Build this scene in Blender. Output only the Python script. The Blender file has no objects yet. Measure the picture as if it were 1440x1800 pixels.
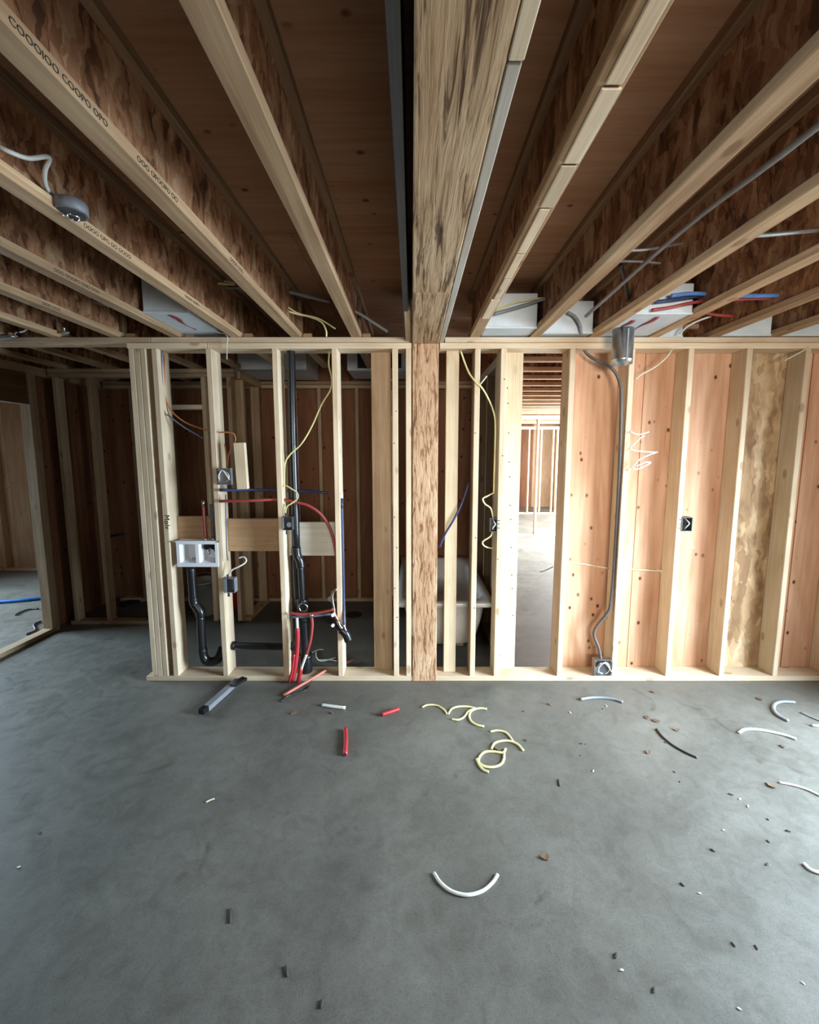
import bpy, bmesh, math, random
from mathutils import Vector, Matrix
random.seed(7)
SC = bpy.context.scene
COL = SC.collection
# ------------------------------------------------------------------ camera
F, CX, CY, TH, H = 720.0, 724.0, 881.5, math.radians(6.45), 1.671
cam = bpy.data.cameras.new('camera')
cam.sensor_fit = 'VERTICAL'; cam.sensor_height = 36.0; cam.lens = 36.0*F/1800
cam.shift_x = -(CX-720)/1800; cam.shift_y = -(900-CY)/1800
cam.clip_start = 0.02
co = bpy.data.objects.new('camera', cam); COL.objects.link(co)
co.location = (0, 0, H); co.rotation_euler = (math.pi/2-TH, 0, 0)
SC.camera = co
# ------------------------------------------------------------------ view, sky, daylight in the openings
SC.view_settings.view_transform = 'Standard'; SC.view_settings.look = 'None'
SC.view_settings.gamma = 1; SC.view_settings.use_curve_mapping = False
SC.view_settings.exposure = 0.0
W = bpy.data.worlds.new('sky'); SC.world = W; W.use_nodes = True
W.node_tree.nodes['Background'].inputs[0].default_value = (0.72, 0.86, 1.0, 1)
W.node_tree.nodes['Background'].inputs[1].default_value = 1.0
def daylight(name, loc, aim, sx, sy, power, col, spread=180):
    l = bpy.data.lights.new(name, 'AREA'); l.shape = 'RECTANGLE'; l.size = sx; l.size_y = sy
    l.energy = power; l.color = col; l.spread = math.radians(spread)
    o = bpy.data.objects.new(name, l); COL.objects.link(o); o.location = loc
    d = Vector(aim)
    o.rotation_euler = d.to_track_quat('-Z', 'Y').to_euler()
    return o
BLUE = (0.74, 0.88, 1.0); NEUT = (1.0, 0.97, 0.92)
daylight('daylight_side_door', (3.46, 1.42, 1.1), (-1, 0.22, -0.42), 1.3, 2.0, 235, (0.66, 0.84, 1.0), 108)
daylight('daylight_rear_window', (1.2, -2.9, 1.75), (0.0, 1, 0.0), 2.0, 0.9, 37, (1.0, 0.95, 0.86), 62)
daylight('daylight_other_room', (-6.6, 3.6, 1.35), (1, -0.25, -0.55), 2.0, 1.5, 230, (0.62, 0.83, 1.0), 120)
daylight('daylight_hall_near', (4.9, 7.4, 1.4), (-1, 0, -0.15), 2.8, 1.8, 950, (0.84, 0.93, 1.0), 112)
daylight('daylight_hall_far', (4.9, 10.2, 1.4), (-1, 0, -0.1), 1.8, 1.8, 700, (0.92, 0.96, 1.0))

# ------------------------------------------------------------------ pixel <-> place
cT, sT = math.cos(TH), math.sin(TH)
def ray(x, y):
    u = (x-CX)/F; v = (CY-y)/F
    return Vector((u, cT+v*sT, v*cT-sT))
def at(x, y, Y):
    d = ray(x, y); t = Y/d.y
    return Vector((d.x*t, Y, H+d.z*t))
def fl(x, y, z=0.0):
    d = ray(x, y); t = (z-H)/d.z
    return Vector((d.x*t, d.y*t, z))
D = 2.88          # front face of the framed wall
TOP = 2.467       # top of its plates
T2 = 0.038        # 2x lumber thickness
WD = 0.14         # 2x6 depth
# ------------------------------------------------------------------ materials
def newmat(name):
    m = bpy.data.materials.new(name); m.use_nodes = True
    return m, m.node_tree, m.node_tree.nodes['Principled BSDF']
def N(nt, t, **kw):
    n = nt.nodes.new(t)
    for k, v in kw.items():
        if k.startswith('i_'): n.inputs[int(k[2:])].default_value = v
        else: setattr(n, k, v)
    return n
def ramp(nt, fac, stops):
    r = nt.nodes.new('ShaderNodeValToRGB'); e = r.color_ramp.elements
    while len(e) < len(stops): e.new(0.5)
    for a, (p, c) in zip(e, stops):
        a.position = p; a.color = (*c, 1) if len(c) == 3 else c
    nt.links.new(fac, r.inputs[0]); return r.outputs[0]
def mixc(nt, mode, fac, a, b):
    m = nt.nodes.new('ShaderNodeMix'); m.data_type = 'RGBA'; m.blend_type = mode
    for s, v in ((m.inputs['Factor'], fac), (m.inputs['A'], a), (m.inputs['B'], b)):
        if hasattr(v, 'is_linked'): nt.links.new(v, s)
        elif isinstance(v, tuple): s.default_value = (*v, 1)
        else: s.default_value = v
    return [o for o in m.outputs if o.type == 'RGBA'][0]
def coords(nt, scale):
    tc = N(nt, 'ShaderNodeTexCoord'); oi = N(nt, 'ShaderNodeObjectInfo')
    mul = N(nt, 'ShaderNodeMath', operation='MULTIPLY', i_1=37.0); nt.links.new(oi.outputs['Random'], mul.inputs[0])
    add = N(nt, 'ShaderNodeVectorMath', operation='ADD')
    nt.links.new(tc.outputs['Object'], add.inputs[0]); nt.links.new(mul.outputs[0], add.inputs[1])
    mp = N(nt, 'ShaderNodeMapping'); mp.inputs['Scale'].default_value = scale
    nt.links.new(add.outputs[0], mp.inputs[0])
    return add.outputs[0], mp.outputs[0], oi.outputs['Random']
def mapv(nt, v, scale, rot=(0, 0, 0)):
    mp = N(nt, 'ShaderNodeMapping'); mp.inputs['Scale'].default_value = scale; mp.inputs['Rotation'].default_value = rot
    nt.links.new(v, mp.inputs[0]); return mp.outputs[0]
def noise(nt, v, scale, detail=3, rough=0.55, dist=0.0):
    n = N(nt, 'ShaderNodeTexNoise'); n.inputs['Scale'].default_value = scale; n.inputs['Detail'].default_value = detail
    n.inputs['Roughness'].default_value = rough; n.inputs['Distortion'].default_value = dist
    nt.links.new(v, n.inputs['Vector']); return n.outputs['Fac']
def vary(nt, rnd, col, lo, hi):
    mr = N(nt, 'ShaderNodeMapRange'); mr.inputs[3].default_value = lo; mr.inputs[4].default_value = hi
    nt.links.new(rnd, mr.inputs[0])
    cb = N(nt, 'ShaderNodeCombineColor')
    for i in range(3): nt.links.new(mr.outputs[0], cb.inputs[i])
    return mixc(nt, 'MULTIPLY', 1.0, col, cb.outputs[0])
def bump(nt, b, h, s, d=0.002):
    n = N(nt, 'ShaderNodeBump'); n.inputs['Strength'].default_value = s; n.inputs['Distance'].default_value = d
    nt.links.new(h, n.inputs['Height']); nt.links.new(n.outputs[0], b.inputs['Normal'])
def axs(ax, along):
    s = [1.0, 1.0, 1.0]; s['xyz'.index(ax)] = along; return tuple(s)
def lumber(name, ax, c1, c2, knots=0.5, lo=0.82, hi=1.08):
    m, nt, b = newmat(name)
    v, g, rnd = coords(nt, axs(ax, 0.05))
    n1 = noise(nt, g, 26, 3, 0.6, 0.6)
    c = ramp(nt, n1, [(0.3, c1), (0.68, c2)])
    n2 = noise(nt, mapv(nt, v, axs(ax, 0.02)), 160, 2)
    c = mixc(nt, 'MULTIPLY', 0.5, c, ramp(nt, n2, [(0.3, (0.72, 0.66, 0.58)), (0.6, (1, 1, 1))]))
    n3 = noise(nt, v, 3.0, 3)
    c = mixc(nt, 'MULTIPLY', 0.55, c, ramp(nt, n3, [(0.35, (0.80, 0.74, 0.68)), (0.62, (1, 1, 1))]))
    vo = N(nt, 'ShaderNodeTexVoronoi'); vo.inputs['Scale'].default_value = 9.0
    nt.links.new(mapv(nt, v, axs(ax, 0.45)), vo.inputs['Vector'])
    k = ramp(nt, vo.outputs['Distance'], [(0.10, (0.30, 0.17, 0.08)), (0.17, (1, 1, 1))])
    c = mixc(nt, 'MULTIPLY', knots, c, k)
    c = vary(nt, rnd, c, lo, hi)
    nt.links.new(c, b.inputs['Base Color']); b.inputs['Roughness'].default_value = 0.72
    b.inputs['Specular IOR Level'].default_value = 0.25
    bump(nt, b, n2, 0.25, 0.001)
    return m
PINE = ((0.68, 0.52, 0.35), (0.80, 0.66, 0.48))
M = {}
for ax in 'xyz':
    M['pine_'+ax] = lumber('pine_'+ax, ax, *PINE)
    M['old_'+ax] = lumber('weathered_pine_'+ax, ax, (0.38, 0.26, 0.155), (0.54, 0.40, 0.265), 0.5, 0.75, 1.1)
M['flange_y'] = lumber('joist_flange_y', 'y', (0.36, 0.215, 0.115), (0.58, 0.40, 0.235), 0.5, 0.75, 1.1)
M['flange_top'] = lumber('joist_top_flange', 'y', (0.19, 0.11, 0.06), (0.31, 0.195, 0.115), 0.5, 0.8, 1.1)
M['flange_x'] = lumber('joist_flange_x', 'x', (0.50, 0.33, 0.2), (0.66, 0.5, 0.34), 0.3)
M['clean_z'] = lumber('planed_pine_z', 'z', (0.67, 0.54, 0.36), (0.75, 0.62, 0.43), 0.15, 0.97, 1.03)
M['grey_y'] = lumber('grey_weathered_y', 'y', (0.055, 0.055, 0.055), (0.10, 0.097, 0.092), 0.2)
M['tan_x'] = lumber('tan_board_x', 'x', (0.42, 0.27, 0.15), (0.50, 0.34, 0.2), 0.2, 0.95, 1.05)
M['white_x'] = lumber('bleached_board_x', 'x', (0.66, 0.62, 0.52), (0.76, 0.72, 0.62), 0.4, 0.95, 1.05)
M['strip_y'] = lumber('pale_grey_strip_y', 'y', (0.46, 0.41, 0.35), (0.56, 0.51, 0.44), 0.2)
M['clean_y'] = lumber('planed_pine_y', 'y', (0.66, 0.54, 0.38), (0.74, 0.62, 0.45), 0.15)
M['brown_y'] = lumber('brown_header_y', 'y', (0.16, 0.085, 0.045), (0.25, 0.14, 0.075), 0.6)
def plywood(name, ax, c1, c2, lo=0.85, hi=1.1, knots=1.0, ring=0.5):
    m, nt, b = newmat(name)
    v, g, rnd = coords(nt, axs(ax, 0.16))
    warp = N(nt, 'ShaderNodeTexNoise'); warp.inputs['Scale'].default_value = 2.2; nt.links.new(g, warp.inputs['Vector'])
    mul = N(nt, 'ShaderNodeMath', operation='MULTIPLY', i_1=26.0); nt.links.new(warp.outputs['Fac'], mul.inputs[0])
    fr = N(nt, 'ShaderNodeMath', operation='PINGPONG', i_1=1.0); nt.links.new(mul.outputs[0], fr.inputs[0])
    c = ramp(nt, fr.outputs[0], [(0.0, c1), (0.9, c2)])
    c = mixc(nt, 'MIX', 1-ring, c, c2)
    n1 = noise(nt, mapv(nt, v, axs(ax, 0.05)), 40, 3, 0.6)
    c = mixc(nt, 'MULTIPLY', 0.6, c, ramp(nt, n1, [(0.3, (0.74, 0.64, 0.56)), (0.6, (1, 1, 1))]))
    n2 = noise(nt, mapv(nt, v, axs(ax, 0.3)), 5, 3)
    c = mixc(nt, 'MULTIPLY', 0.7, c, ramp(nt, n2, [(0.35, (0.82, 0.68, 0.58)), (0.65, (1, 1, 1))]))
    vo = N(nt, 'ShaderNodeTexVoronoi'); vo.inputs['Scale'].default_value = 11.0; vo.inputs['Randomness'].default_value = 1.0
    nt.links.new(mapv(nt, v, axs(ax, 0.75)), vo.inputs['Vector'])
    k = ramp(nt, vo.outputs['Distance'], [(0.07, (0.16, 0.07, 0.04)), (0.17, (1, 1, 1))])
    mask = ramp(nt, noise(nt, v, 3.5, 1), [(0.42, (0, 0, 0)), (0.5, (1, 1, 1))])
    mk = N(nt, 'ShaderNodeMath', operation='MULTIPLY', i_1=knots); nt.links.new(mask, mk.inputs[0])
    c = mixc(nt, 'MULTIPLY', mk.outputs[0], c, k)
    c = vary(nt, rnd, c, lo, hi)
    nt.links.new(c, b.inputs['Base Color']); b.inputs['Roughness'].default_value = 0.75
    b.inputs['Specular IOR Level'].default_value = 0.2
    return m
M['ply_z'] = plywood('fir_plywood_z', 'z', (0.58, 0.32, 0.19), (0.70, 0.43, 0.275))
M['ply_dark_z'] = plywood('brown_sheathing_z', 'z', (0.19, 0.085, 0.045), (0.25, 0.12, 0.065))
M['ply_pale_z'] = plywood('pale_sheathing_z', 'z', (0.42, 0.29, 0.18), (0.52, 0.38, 0.25), knots=0.4)
M['subfloor'] = plywood('subfloor_underside', 'x', (0.28, 0.15, 0.085), (0.37, 0.21, 0.125), ring=0.25, knots=0.9)
def osb(name, cols, stretch, scale=20.0):
    m, nt, b = newmat(name)
    v, g, rnd = coords(nt, (1, 1, 1))
    wob = noise(nt, v, 6, 2)
    outs = []
    wv = N(nt, 'ShaderNodeTexNoise'); wv.inputs['Scale'].default_value = 9.0; wv.inputs['Detail'].default_value = 3; nt.links.new(v, wv.inputs['Vector'])
    wm = N(nt, 'ShaderNodeVectorMath', operation='SCALE'); wm.inputs['Scale'].default_value = 0.09; nt.links.new(wv.outputs['Color'], wm.inputs[0])
    wa = N(nt, 'ShaderNodeVectorMath', operation='ADD'); nt.links.new(v, wa.inputs[0]); nt.links.new(wm.outputs[0], wa.inputs[1]); v = wa.outputs[0]
    for rot, sc in (((0.35, 0.1, 0.1), scale), ((-0.45, 0.1, 0.1), scale*1.35), ((0.9, 0, 0), scale*0.6)):
        vo = N(nt, 'ShaderNodeTexVoronoi'); vo.inputs['Scale'].default_value = sc
        nt.links.new(mapv(nt, v, stretch, rot), vo.inputs['Vector'])
        sp = N(nt, 'ShaderNodeSeparateColor'); nt.links.new(vo.outputs['Color'], sp.inputs[0])
        outs.append(sp.outputs[0])
    a = N(nt, 'ShaderNodeMath', operation='ADD'); nt.links.new(outs[0], a.inputs[0]); nt.links.new(outs[1], a.inputs[1])
    a2 = N(nt, 'ShaderNodeMath', operation='ADD'); nt.links.new(a.outputs[0], a2.inputs[0]); nt.links.new(outs[2], a2.inputs[1])
    d = N(nt, 'ShaderNodeMath', operation='DIVIDE', i_1=3.0); nt.links.new(a2.outputs[0], d.inputs[0])
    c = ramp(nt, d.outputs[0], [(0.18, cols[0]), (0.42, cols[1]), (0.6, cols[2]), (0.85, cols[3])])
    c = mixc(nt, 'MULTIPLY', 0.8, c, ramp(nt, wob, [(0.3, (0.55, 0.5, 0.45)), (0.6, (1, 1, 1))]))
    c = vary(nt, rnd, c, 0.85, 1.1)
    nt.links.new(c, b.inputs['Base Color']); b.inputs['Roughness'].default_value = 0.7
    b.inputs['Specular IOR Level'].default_value = 0.25
    bump(nt, b, d.outputs[0], 0.4, 0.003)
    return m
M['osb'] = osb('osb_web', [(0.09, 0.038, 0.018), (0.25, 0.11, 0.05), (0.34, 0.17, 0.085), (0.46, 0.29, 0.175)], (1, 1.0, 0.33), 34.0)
M['osb_z'] = osb('strand_panel', [(0.30, 0.17, 0.085), (0.46, 0.29, 0.15), (0.56, 0.38, 0.21), (0.66, 0.48, 0.3)], (1.2, 1.0, 0.22), 16)
def psl(name, ax, c0, c1, c2, al=0.05, slit=(0.16, 0.10, 0.065)):
    m, nt, b = newmat(name)
    v, g, rnd = coords(nt, axs(ax, al*1.2))
    n1 = noise(nt, g, 42, 5, 0.65, 0.9)
    c = ramp(nt, n1, [(0.36, c0), (0.44, c1), (0.58, c2), (0.70, c1)])
    n2 = noise(nt, mapv(nt, v, axs(ax, al)), 48, 4, 0.62, 0.8)
    c = mixc(nt, 'MULTIPLY', 0.85, c, ramp(nt, n2, [(0.37, slit), (0.45, (1, 1, 1))]))
    n3 = noise(nt, mapv(nt, v, axs(ax, 0.25)), 7, 2)
    c = mixc(nt, 'MULTIPLY', 0.6, c, ramp(nt, n3, [(0.35, (0.72, 0.6, 0.5)), (0.65, (1, 1, 1))]))
    nt.links.new(c, b.inputs['Base Color']); b.inputs['Roughness'].default_value = 0.7
    b.inputs['Specular IOR Level'].default_value = 0.3
    bump(nt, b, n2, 0.9, 0.006)
    return m
M['psl_z'] = psl('strand_lumber_z', 'z', (0.20, 0.095, 0.05), (0.46, 0.27, 0.15), (0.62, 0.42, 0.26), 0.12, (0.42, 0.28, 0.19))
M['psl_y'] = psl('strand_lumber_y', 'y', (0.16, 0.09, 0.045), (0.42, 0.28, 0.155), (0.58, 0.42, 0.26))
def concrete():
    m, nt, b = newmat('concrete_slab')
    tc = N(nt, 'ShaderNodeTexCoord'); v = tc.outputs['Object']
    n1 = noise(nt, v, 1.3, 5, 0.6, 0.6)
    c = ramp(nt, n1, [(0.3, (0.104, 0.098, 0.082)), (0.7, (0.172, 0.163, 0.138))])
    n2 = noise(nt, v, 9, 5, 0.65, 1.2)
    c = mixc(nt, 'MULTIPLY', 0.6, c, ramp(nt, n2, [(0.33, (0.72, 0.71, 0.70)), (0.6, (1, 1, 1))]))
    n3 = noise(nt, v, 60, 3, 0.7)
    c = mixc(nt, 'MULTIPLY', 0.5, c, ramp(nt, n3, [(0.3, (0.78, 0.77, 0.76)), (0.55, (1, 1, 1))]))
    n5 = noise(nt, v, 230, 2, 0.6)
    c = mixc(nt, 'MULTIPLY', 0.6, c, ramp(nt, n5, [(0.34, (0.6, 0.6, 0.6)), (0.48, (1, 1, 1)), (0.68, (1, 1, 1)), (0.74, (1.5, 1.5, 1.5))]))
    n4 = noise(nt, v, 3.4, 2, 0.5, 2.0)
    c = mixc(nt, 'MULTIPLY', 0.5, c, ramp(nt, n4, [(0.24, (0.55, 0.52, 0.48)), (0.36, (1, 1, 1))]))
    nt.links.new(c, b.inputs['Base Color'])
    r = ramp(nt, n2, [(0.3, (0.42,)*3), (0.7, (0.62,)*3)]); nt.links.new(r, b.inputs['Roughness'])
    b.inputs['Specular IOR Level'].default_value = 0.35
    bump(nt, b, n2, 0.15, 0.004)
    return m
M['concrete'] = concrete()
def plain(name, col, rough=0.5, metal=0.0, spec=0.5, mott=0.12, scale=12):
    m, nt, b = newmat(name)
    v, g, rnd = coords(nt, (1, 1, 1))
    n = noise(nt, v, scale, 3)
    lo = tuple(x*(1-mott*2) for x in col)
    c = ramp(nt, n, [(0.3, lo), (0.65, col)])
    nt.links.new(c, b.inputs['Base Color']); b.inputs['Roughness'].default_value = rough
    b.inputs['Metallic'].default_value = metal; b.inputs['Specular IOR Level'].default_value = spec
    return m
M['abs'] = plain('black_abs_plastic', (0.012, 0.012, 0.013), 0.28)
M['red_pex'] = plain('red_pex', (0.36, 0.055, 0.045), 0.42)
M['red_sleeve'] = plain('red_sleeve', (0.42, 0.022, 0.03), 0.5)
M['salmon'] = plain('salmon_pipe', (0.55, 0.16, 0.10), 0.45)
M['blue_pex'] = plain('blue_pex', (0.03, 0.045, 0.125), 0.4)
M['blue_bright'] = plain('bright_blue_hose', (0.01, 0.12, 0.40), 0.4)
M['blue_light'] = plain('light_blue_pipe', (0.10, 0.25, 0.58), 0.4)
M['yellow'] = plain('yellow_cable', (0.76, 0.68, 0.32), 0.45)
M['cream'] = plain('cream_cable', (0.72, 0.66, 0.46), 0.5)
M['white_cable'] = plain('white_cable', (0.70, 0.69, 0.63), 0.45)
M['orange'] = plain('orange_cable', (0.46, 0.17, 0.06), 0.45)
M['slate'] = plain('slate_blue_cable', (0.13, 0.14, 0.20), 0.5)
M['grey_cable'] = plain('grey_cable', (0.22, 0.23, 0.24), 0.45)
M['armour'] = plain('dark_armoured_sheath', (0.10, 0.094, 0.088), 0.5)
M['black_cable'] = plain('black_cable', (0.02, 0.02, 0.022), 0.45)
M['white_plastic'] = plain('white_plastic', (0.80, 0.81, 0.84), 0.35, mott=0.03)
M['dark_plastic'] = plain('dark_grey_plastic', (0.06, 0.06, 0.065), 0.5)
M['grey_plastic'] = plain('grey_plastic', (0.20, 0.20, 0.21), 0.5)
M['steel'] = plain('galvanised_steel', (0.55, 0.56, 0.57), 0.36, 1.0)
M['dull_steel'] = plain('dull_galvanised_steel', (0.42, 0.42, 0.43), 0.5, 0.8)
M['chrome'] = plain('polished_metal', (0.82, 0.80, 0.77), 0.15, 1.0)
M['copper'] = plain('copper', (0.72, 0.34, 0.2), 0.3, 1.0)
M['acrylic'] = plain('white_acrylic', (0.66, 0.66, 0.64), 0.25, mott=0.03)
M['drywall'] = plain('white_board', (0.60, 0.645, 0.67), 0.6, mott=0.06)
M['sealant'] = plain('red_sealant', (0.25, 0.025, 0.03), 0.5)
M['ink'] = plain('black_ink', (0.02, 0.015, 0.012), 0.8)
M['dark_hole'] = plain('dark_recess', (0.012, 0.011, 0.01), 0.8)
M['leaf'] = plain('dry_leaf', (0.15, 0.085, 0.042), 0.8)
M['bark'] = plain('dark_chip', (0.045, 0.035, 0.028), 0.8)
M['chip'] = plain('pale_chip', (0.62, 0.6, 0.55), 0.8)
M['red_can'] = plain('red_plastic', (0.38, 0.012, 0.012), 0.4)
M['ext_wall'] = plain('raw_brown_sheathing', (0.17, 0.115, 0.075), 0.85)
M['gravel'] = plain('packed_gravel', (0.34, 0.33, 0.30), 0.9)
# ------------------------------------------------------------------ builders
def tag(o, label=None, cat=None, group=None, kind=None):
    if label: o['label'] = label
    if cat: o['category'] = cat
    if group: o['group'] = group
    if kind: o['kind'] = kind
    return o
def wpos(o):
    p = Vector(o.location); q = o.parent
    while q is not None: p += Vector(q.location); q = q.parent
    return p
def empty(name, loc=(0, 0, 0)):
    o = bpy.data.objects.new(name, None); o.empty_display_size = 0.1
    o.location = loc; COL.objects.link(o); return o
def link(name, me, mat, parent=None, loc=(0, 0, 0)):
    """me is centred on loc (a world place); parents carry no rotation"""
    if mat is not None:
        if len(me.materials) == 0: me.materials.append(M[mat] if isinstance(mat, str) else mat)
    o = bpy.data.objects.new(name, me); COL.objects.link(o)
    if parent is not None:
        o.parent = parent; o.location = Vector(loc)-wpos(parent)
    else: o.location = loc
    return o
def fin(bm, name, smooth=False):
    bmesh.ops.recalc_face_normals(bm, faces=bm.faces)
    me = bpy.data.meshes.new(name); bm.to_mesh(me); bm.free()
    if smooth:
        for p in me.polygons: p.use_smooth = True
    return me
_box = {}
def box_me(sx, sy, sz, bev, mat):
    key = (round(sx, 4), round(sy, 4), round(sz, 4), bev, mat)
    if key in _box: return _box[key]
    bm = bmesh.new(); bmesh.ops.create_cube(bm, size=1)
    bmesh.ops.scale(bm, vec=(sx, sy, sz), verts=bm.verts)
    if bev: bmesh.ops.bevel(bm, geom=list(bm.edges), offset=min(bev, 0.4*min(sx, sy, sz)), segments=1, affect='EDGES', profile=0.5)
    me = fin(bm, 'board'); _box[key] = me; return me
def board(name, x0, x1, y0, y1, z0, z1, mat, parent=None, bev=0.003):
    me = box_me(x1-x0, y1-y0, z1-z0, bev, mat)
    return link(name, me, mat, parent, ((x0+x1)/2, (y0+y1)/2, (z0+z1)/2))
def smooth_path(pts, n=6):
    pts = [Vector(p) for p in pts]
    if len(pts) < 3: return pts
    out = []
    P = [pts[0]*2-pts[1]]+pts+[pts[-1]*2-pts[-2]]
    for i in range(1, len(P)-2):
        p0, p1, p2, p3 = P[i-1:i+3]
        for k in range(n):
            t = k/n
            out.append(0.5*((2*p1)+(p2-p0)*t+(2*p0-5*p1+4*p2-p3)*t*t+(3*p1-p0-3*p2+p3)*t**3))
    out.append(pts[-1]); return out
def add_tube(bm, path, r, seg=8, flat=1.0, up=None, caps=True):
    path = [Vector(p) for p in path]
    rr = r if isinstance(r, (list, tuple)) else [r]*len(path)
    tan = []
    for i in range(len(path)):
        a = path[max(i-1, 0)]; b = path[min(i+1, len(path)-1)]
        tan.append((b-a).normalized())
    u = Vector(up) if up else (Vector((0, 0, 1)) if abs(tan[0].z) < 0.8 else Vector((0, 1, 0)))
    u = (u-tan[0]*u.dot(tan[0])).normalized()
    rings = []
    for i, p in enumerate(path):
        u = (u-tan[i]*u.dot(tan[i])).normalized(); w = tan[i].cross(u)
        rings.append([bm.verts.new(p+(u*math.sin(2*math.pi*k/seg)*flat+w*math.cos(2*math.pi*k/seg))*rr[i]) for k in range(seg)])
    for a, b in zip(rings, rings[1:]):
        for k in range(seg): bm.faces.new((a[k], a[(k+1) % seg], b[(k+1) % seg], b[k]))
    if caps:
        bm.faces.new(rings[0][::-1]); bm.faces.new(rings[-1])
def tube(name, pts, r, mat, parent=None, seg=8, n=6, flat=1.0, up=None, curve=True):
    path = smooth_path(pts, n) if curve else [Vector(p) for p in pts]
    base = Vector(path[0]); bm = bmesh.new()
    add_tube(bm, [p-base for p in path], r, seg, flat, up)
    me = fin(bm, name, True)
    return link(name, me, mat, parent, base)
def cyl(name, a, b, r, mat, parent=None, seg=20, r2=None):
    a = Vector(a); b = Vector(b); bm = bmesh.new()
    add_tube(bm, [Vector((0, 0, 0)), b-a], [r, r if r2 is None else r2], seg)
    me = fin(bm, name)
    for p in me.polygons: p.use_smooth = len(p.vertices) == 4
    return link(name, me, mat, parent, a)
def disc_pts(c, nrm, r, n):
    nrm = Vector(nrm).normalized(); u = nrm.orthogonal().normalized(); w = nrm.cross(u)
    return [Vector(c)+(u*math.cos(2*math.pi*k/n)+w*math.sin(2*math.pi*k/n))*r for k in range(n)]
def ring_tube(name, c, nrm, R, r, mat, parent=None, n=20, seg=6):
    c = Vector(c); P = disc_pts((0, 0, 0), nrm, R, n); bm = bmesh.new(); rings = []
    nv = Vector(nrm).normalized()
    for p in P:
        d = p.normalized()
        rings.append([bm.verts.new(p+(d*math.cos(2*math.pi*k/seg)+nv*math.sin(2*math.pi*k/seg))*r) for k in range(seg)])
    for i in range(n):
        a, b = rings[i], rings[(i+1) % n]
        for k in range(seg): bm.faces.new((a[k], a[(k+1) % seg], b[(k+1) % seg], b[k]))
    return link(name, fin(bm, name, True), mat, parent, c)
def text(name, s, size, loc, rot, mat, parent=None, depth=0.0006):
    cu = bpy.data.curves.new(name, 'FONT'); cu.body = s; cu.size = size; cu.extrude = depth; cu.resolution_u = 2
    t = bpy.data.objects.new(name, cu); COL.objects.link(t)
    bpy.context.view_layer.update()
    me = bpy.data.meshes.new_from_object(t.evaluated_get(bpy.context.evaluated_depsgraph_get()))
    bpy.data.objects.remove(t); me.materials.clear()
    me.transform(rot.to_4x4())
    return link(name, me, mat, parent, loc)
def struct(name, loc=(0, 0, 0), label=None):
    o = empty(name, loc); tag(o, label, None, None, 'structure'); return o
# ------------------------------------------------------------------ floor
def slab():
    bm = bmesh.new()
    bmesh.ops.create_cube(bm, size=1); bmesh.ops.scale(bm, vec=(14.0, 17.0, 0.12), verts=bm.verts)
    return fin(bm, 'floor')
f = link('floor', slab(), 'concrete', None, (-1.6, 5.3, -0.06)); tag(f, 'bare grey concrete slab with scuffs and dust', kind='structure')
g = board('ground', -60, 60, -50, 70, -0.6, -0.14, 'gravel', None, 0); tag(g, 'packed gravel ground outside the house', kind='structure')
# ------------------------------------------------------------------ framed wall facing the camera
wall = struct('wall_back', (0, D, 0), 'open stud wall with plywood behind its right half')
Z0, Z1 = T2, TOP-2*T2
def stud(x0, x1, y0=D, y1=D+WD, z0=Z0, z1=Z1, mat='pine_z', parent=None, name='stud'):
    return board(name, x0, x1, y0, y1, z0, z1, mat, parent or wall)
board('bottom_plate', -1.975, 3.6, D, D+WD, 0, T2, 'pine_x', wall)
board('top_plate', -1.935, -1.392, D, D+WD, Z1, Z1+T2, 'pine_x', wall)
board('top_plate', -1.39, -0.002, D, D+WD, Z1, Z1+T2, 'pine_x', wall)
board('top_plate', 0.19, 3.6, D, D+WD, Z1, Z1+T2, 'pine_x', wall)
board('top_plate', -3.4, -1.775, D+0.004, D+WD, Z1+T2+0.003, TOP, 'old_x', wall)
board('top_plate', -1.773, -0.012, D+0.004, D+WD, Z1+T2+0.003, TOP, 'pine_x', wall)
board('top_plate', 0.225, 3.6, D+0.004, D+WD, Z1+T2+0.003, TOP, 'pine_x', wall)
for x in (-1.927, -1.888, -1.849): stud(x, x+T2-0.001)
sC = stud(-1.771, -1.733)
sD = stud(-1.402, -1.364)
sE = stud(-0.952, -0.914)
sF = stud(-0.546, -0.508)
stud(-0.287, -0.148, D+0.10, D+0.138, mat='old_z')
stud(-0.134, -0.096); stud(-0.041, -0.003)
sJ = stud(0.241, 0.330, D+0.06, D+0.098, mat='clean_z')
sK = stud(0.430, 0.468)
sL = stud(0.608, 0.646)
sM = stud(0.648, 0.787, D+0.10, D+0.138, mat='clean_z')
sN = stud(1.077, 1.115)
sO = stud(1.482, 1.520)
sP = stud(1.885, 1.923)
sQ = stud(2.283, 2.321)
sR = stud(2.681, 2.719)
stud(3.087, 3.125); stud(3.55, 3.588)
for i in range(14):
    x = 0.66+0.11*((i*0.618) % 1); z = 0.12+2.2*((i*0.381+0.11) % 1)
    cyl('nail_head', (x, D+0.1005, z), (x, D+0.0985, z), 0.0045, 'ink', sM, 8)
for s_, n_ in ((-0.115, 6), (0.449, 3), (0.627, 3)):
    for k in range(n_):
        z = 0.3+2.0*((k*0.37+abs(s_)*3.1) % 1)
        cyl('nail_head', (s_+0.008*(-1)**k, D+0.0005, z), (s_+0.008*(-1)**k, D-0.0015, z), 0.004, 'ink', wall, 8)
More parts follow.
